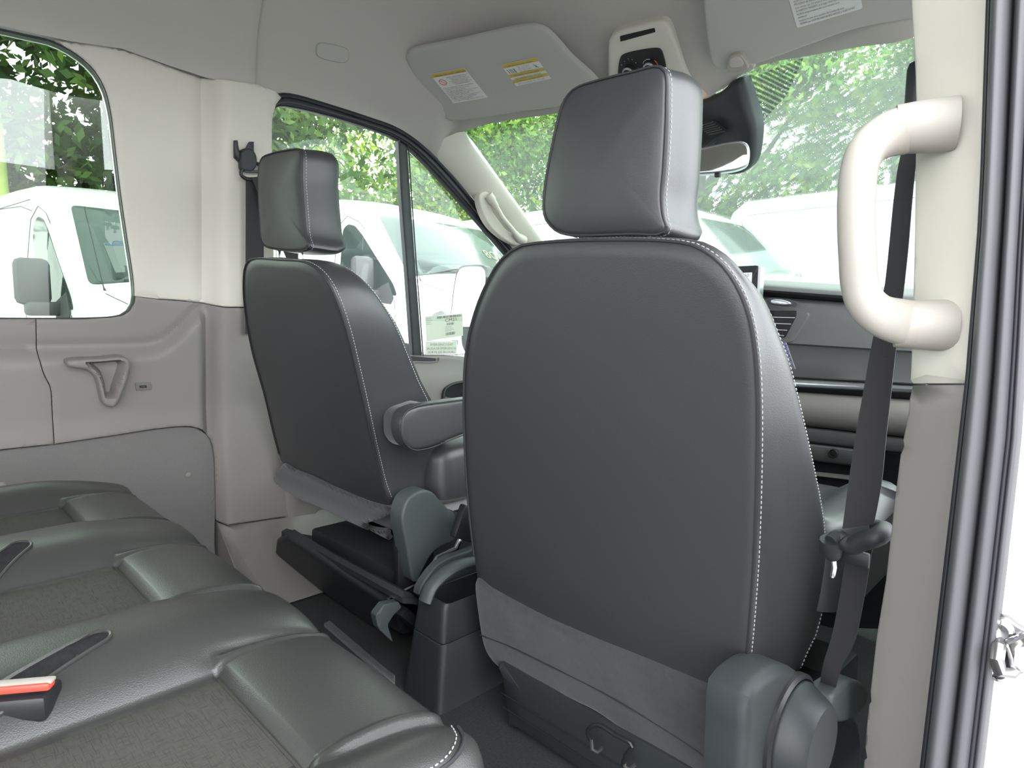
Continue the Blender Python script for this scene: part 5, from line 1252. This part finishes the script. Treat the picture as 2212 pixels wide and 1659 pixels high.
HWf = Surf(lambda a, b: bp(-1.22-b*.74, a, ztop(-1.22-b*.74)+.03*(1-min(1, (a/.75)**2))), (0, 0), toward=(20, 0, 1))
CHALK = mat('pale_yellow_marker', (.13, .13, .07), .7)
text('window_writing', 'VD8', HWf, .72, 0, .15, CHALK, v1_, off=.02, mirror=True)
WP = Surf(lambda u, v: bp(u, v, ztop(u)+.03*(1-min(1, (v/.75)**2))), (-1.2, -.5), toward=(20, 0, 1))
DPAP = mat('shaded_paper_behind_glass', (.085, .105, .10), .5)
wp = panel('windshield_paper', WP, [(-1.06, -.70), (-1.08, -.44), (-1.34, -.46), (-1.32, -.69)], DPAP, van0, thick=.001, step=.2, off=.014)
panel('paper_heading', WP, [(-1.30, -.68), (-1.30, -.47), (-1.335, -.47), (-1.315, -.68)], mat('blue_heading', (.03, .06, .12), .5), wp, thick=.001, step=.2, off=.016)
# ---------------------------------------------------------------- trees
def crown(name, blobs, n, ls, m, parent, seed):
    rg = np.random.RandomState(seed); wts = np.array([b[3]**2 for b in blobs]); wts = wts/wts.sum()
    bi = rg.choice(len(blobs), n, p=wts); B_ = np.array([b[:3] for b in blobs])[bi]; R_ = np.array([b[3] for b in blobs])[bi]
    d = rg.normal(size=(n, 3)); d /= np.linalg.norm(d, axis=1)[:, None]
    # leaves grow in sprays so gaps open between them
    rad = R_*(.55+.5*rg.rand(n)**.6); c = B_+d*rad[:, None]*np.array([1, 1, .8])
    q = np.floor(c/.55); h = np.sin(q[:, 0]*12.9898+q[:, 1]*78.233+q[:, 2]*37.719)*43758.5453; h -= np.floor(h); keep = h > .18
    c = c[keep]; d = d[keep]; n = len(c)
    u = rg.normal(size=(n, 3)); u /= np.linalg.norm(u, axis=1)[:, None]; nn = d*.5+np.array([0, -.2, .6])+rg.normal(size=(n, 3))*.5
    w = np.cross(nn, u); w /= (np.linalg.norm(w, axis=1)[:, None]+1e-9); L = ls*(.7+.7*rg.rand(n))[:, None]
    P = np.empty((n, 4, 3)); P[:, 0] = c-u*L; P[:, 1] = c+w*L*.45; P[:, 2] = c+u*L; P[:, 3] = c-w*L*.45
    me = bpy.data.meshes.new(name); me.vertices.add(n*4); me.vertices.foreach_set('co', P.reshape(-1)); me.loops.add(n*4); me.loops.foreach_set('vertex_index', np.arange(n*4))
    me.polygons.add(n); me.polygons.foreach_set('loop_start', np.arange(0, n*4, 4)); me.polygons.foreach_set('loop_total', np.full(n, 4)); me.update(); me.validate(); me.materials.append(m)
    o = bpy.data.objects.new(name, me); link(o, parent); return stuff(o)
def tree(label, x, y, h, wd, m, seed, n=26000, ls=.075, low=.30, group='trees behind the parked vans'):
    t = bpy.data.objects.new('tree', None); link(t); t.location = (x, y, GZ); t['_o'] = (0, 0, 0); tag(t, label, 'tree', group)
    rg = random.Random(seed); bl = []
    for k in range(26):
        a = rg.random()*6.283; rr = wd*.5*rg.random()**.6; z = h*(low+(1-low)*rg.random()); f = 1-.5*abs((z/h-.6)/.4)
        bl.append((math.cos(a)*rr*f, math.sin(a)*rr*f, z, wd*(.13+.12*rg.random())))
    lean = rg.uniform(-.3, .3)
    tube('trunk', [(0, 0, 0), (.05, 0, h*.2), (lean*.5, .1, h*.4), (lean, .1, h*.75)], [wd*.045, wd*.036, wd*.028, wd*.01], BARK, t, 12)
    for k in range(5):
        b = bl[k*3]; z0 = h*(.25+.06*k)
        tube('branch', [(lean*.3, .05, z0), (b[0]*.5, b[1]*.5, (z0+b[2])*.5-.1), b[:3]], [wd*.018, wd*.012, wd*.005], BARK, t, 8)
    crown('foliage', bl, n, ls, m, t, seed)
    return t
tree('dark leafy tree above the van seen through the left side window', -9.5, 3.2, 7.5, 6.0, LEAF_C, 5, n=30000, ls=.085, low=.36)
tree('low distant tree beside the green palm trunk at left edge', -17, 1.6, 4.2, 4., LEAF_B, 15, n=10000, ls=.10)
tree('yellow green tree filling the rear half of the driver window', -12.5, 9.8, 8.5, 6.5, LEAF_A, 7, n=40000, ls=.075, low=.30)
tree('bright green tree behind the front half of the driver window', -11.5, 13.5, 9.2, 6.5, LEAF_A, 9, n=36000, ls=.075, low=.27)
tree('light green tree left of the nearest headrest through the windshield', -9.5, 18.0, 10.5, 8.0, LEAF_A, 11, n=60000, ls=.10, low=.12)
tree('mid green tree directly behind the nearest headrest', -5.0, 21.5, 11.5, 8.0, LEAF_B, 13, n=50000, ls=.10, low=.12)
tree('tall dense green tree right of the rear-view mirror', -.6, 22.5, 12.5, 8.5, LEAF_B, 17, n=80000, ls=.10, low=.10)
tree('wide green tree behind the white van at the ivory grab handle', 4.2, 23.5, 9., 8., LEAF_B, 19, n=60000, ls=.10, low=.10)
tree('shrub behind us reflected in the side mirror', -5.5, -5.0, 2.6, 4.0, LEAF_B, 23, n=12000, ls=.08, low=.1, group=None)
pt = bpy.data.objects.new('palm_tree', None); link(pt); pp_ = (-8.0, 1.02); pt.location = (*pp_, GZ); pt['_o'] = (0, 0, 0)
tag(pt, 'palm with smooth yellow green trunk at the left edge window', 'tree')
tube('trunk', [(0, 0, 0), (0, 0, 1.0), (.0, 0, 2.2), (.0, 0, 2.6), (0, -.02, 4.2)], [.13, .12, .12, .10, .09], PALMB, pt, 14)
tube('trunk_base', [(0, 0, 0), (0, 0, 1.0), (.0, 0, 2.1)], [.15, .14, .13], BARK, pt, 14)
crown('fronds', [(0, 0, 5.0, 1.1), (.6, .3, 5.2, .8), (-.6, -.2, 5.2, .8)], 5000, .16, LEAF_B, pt, 31)
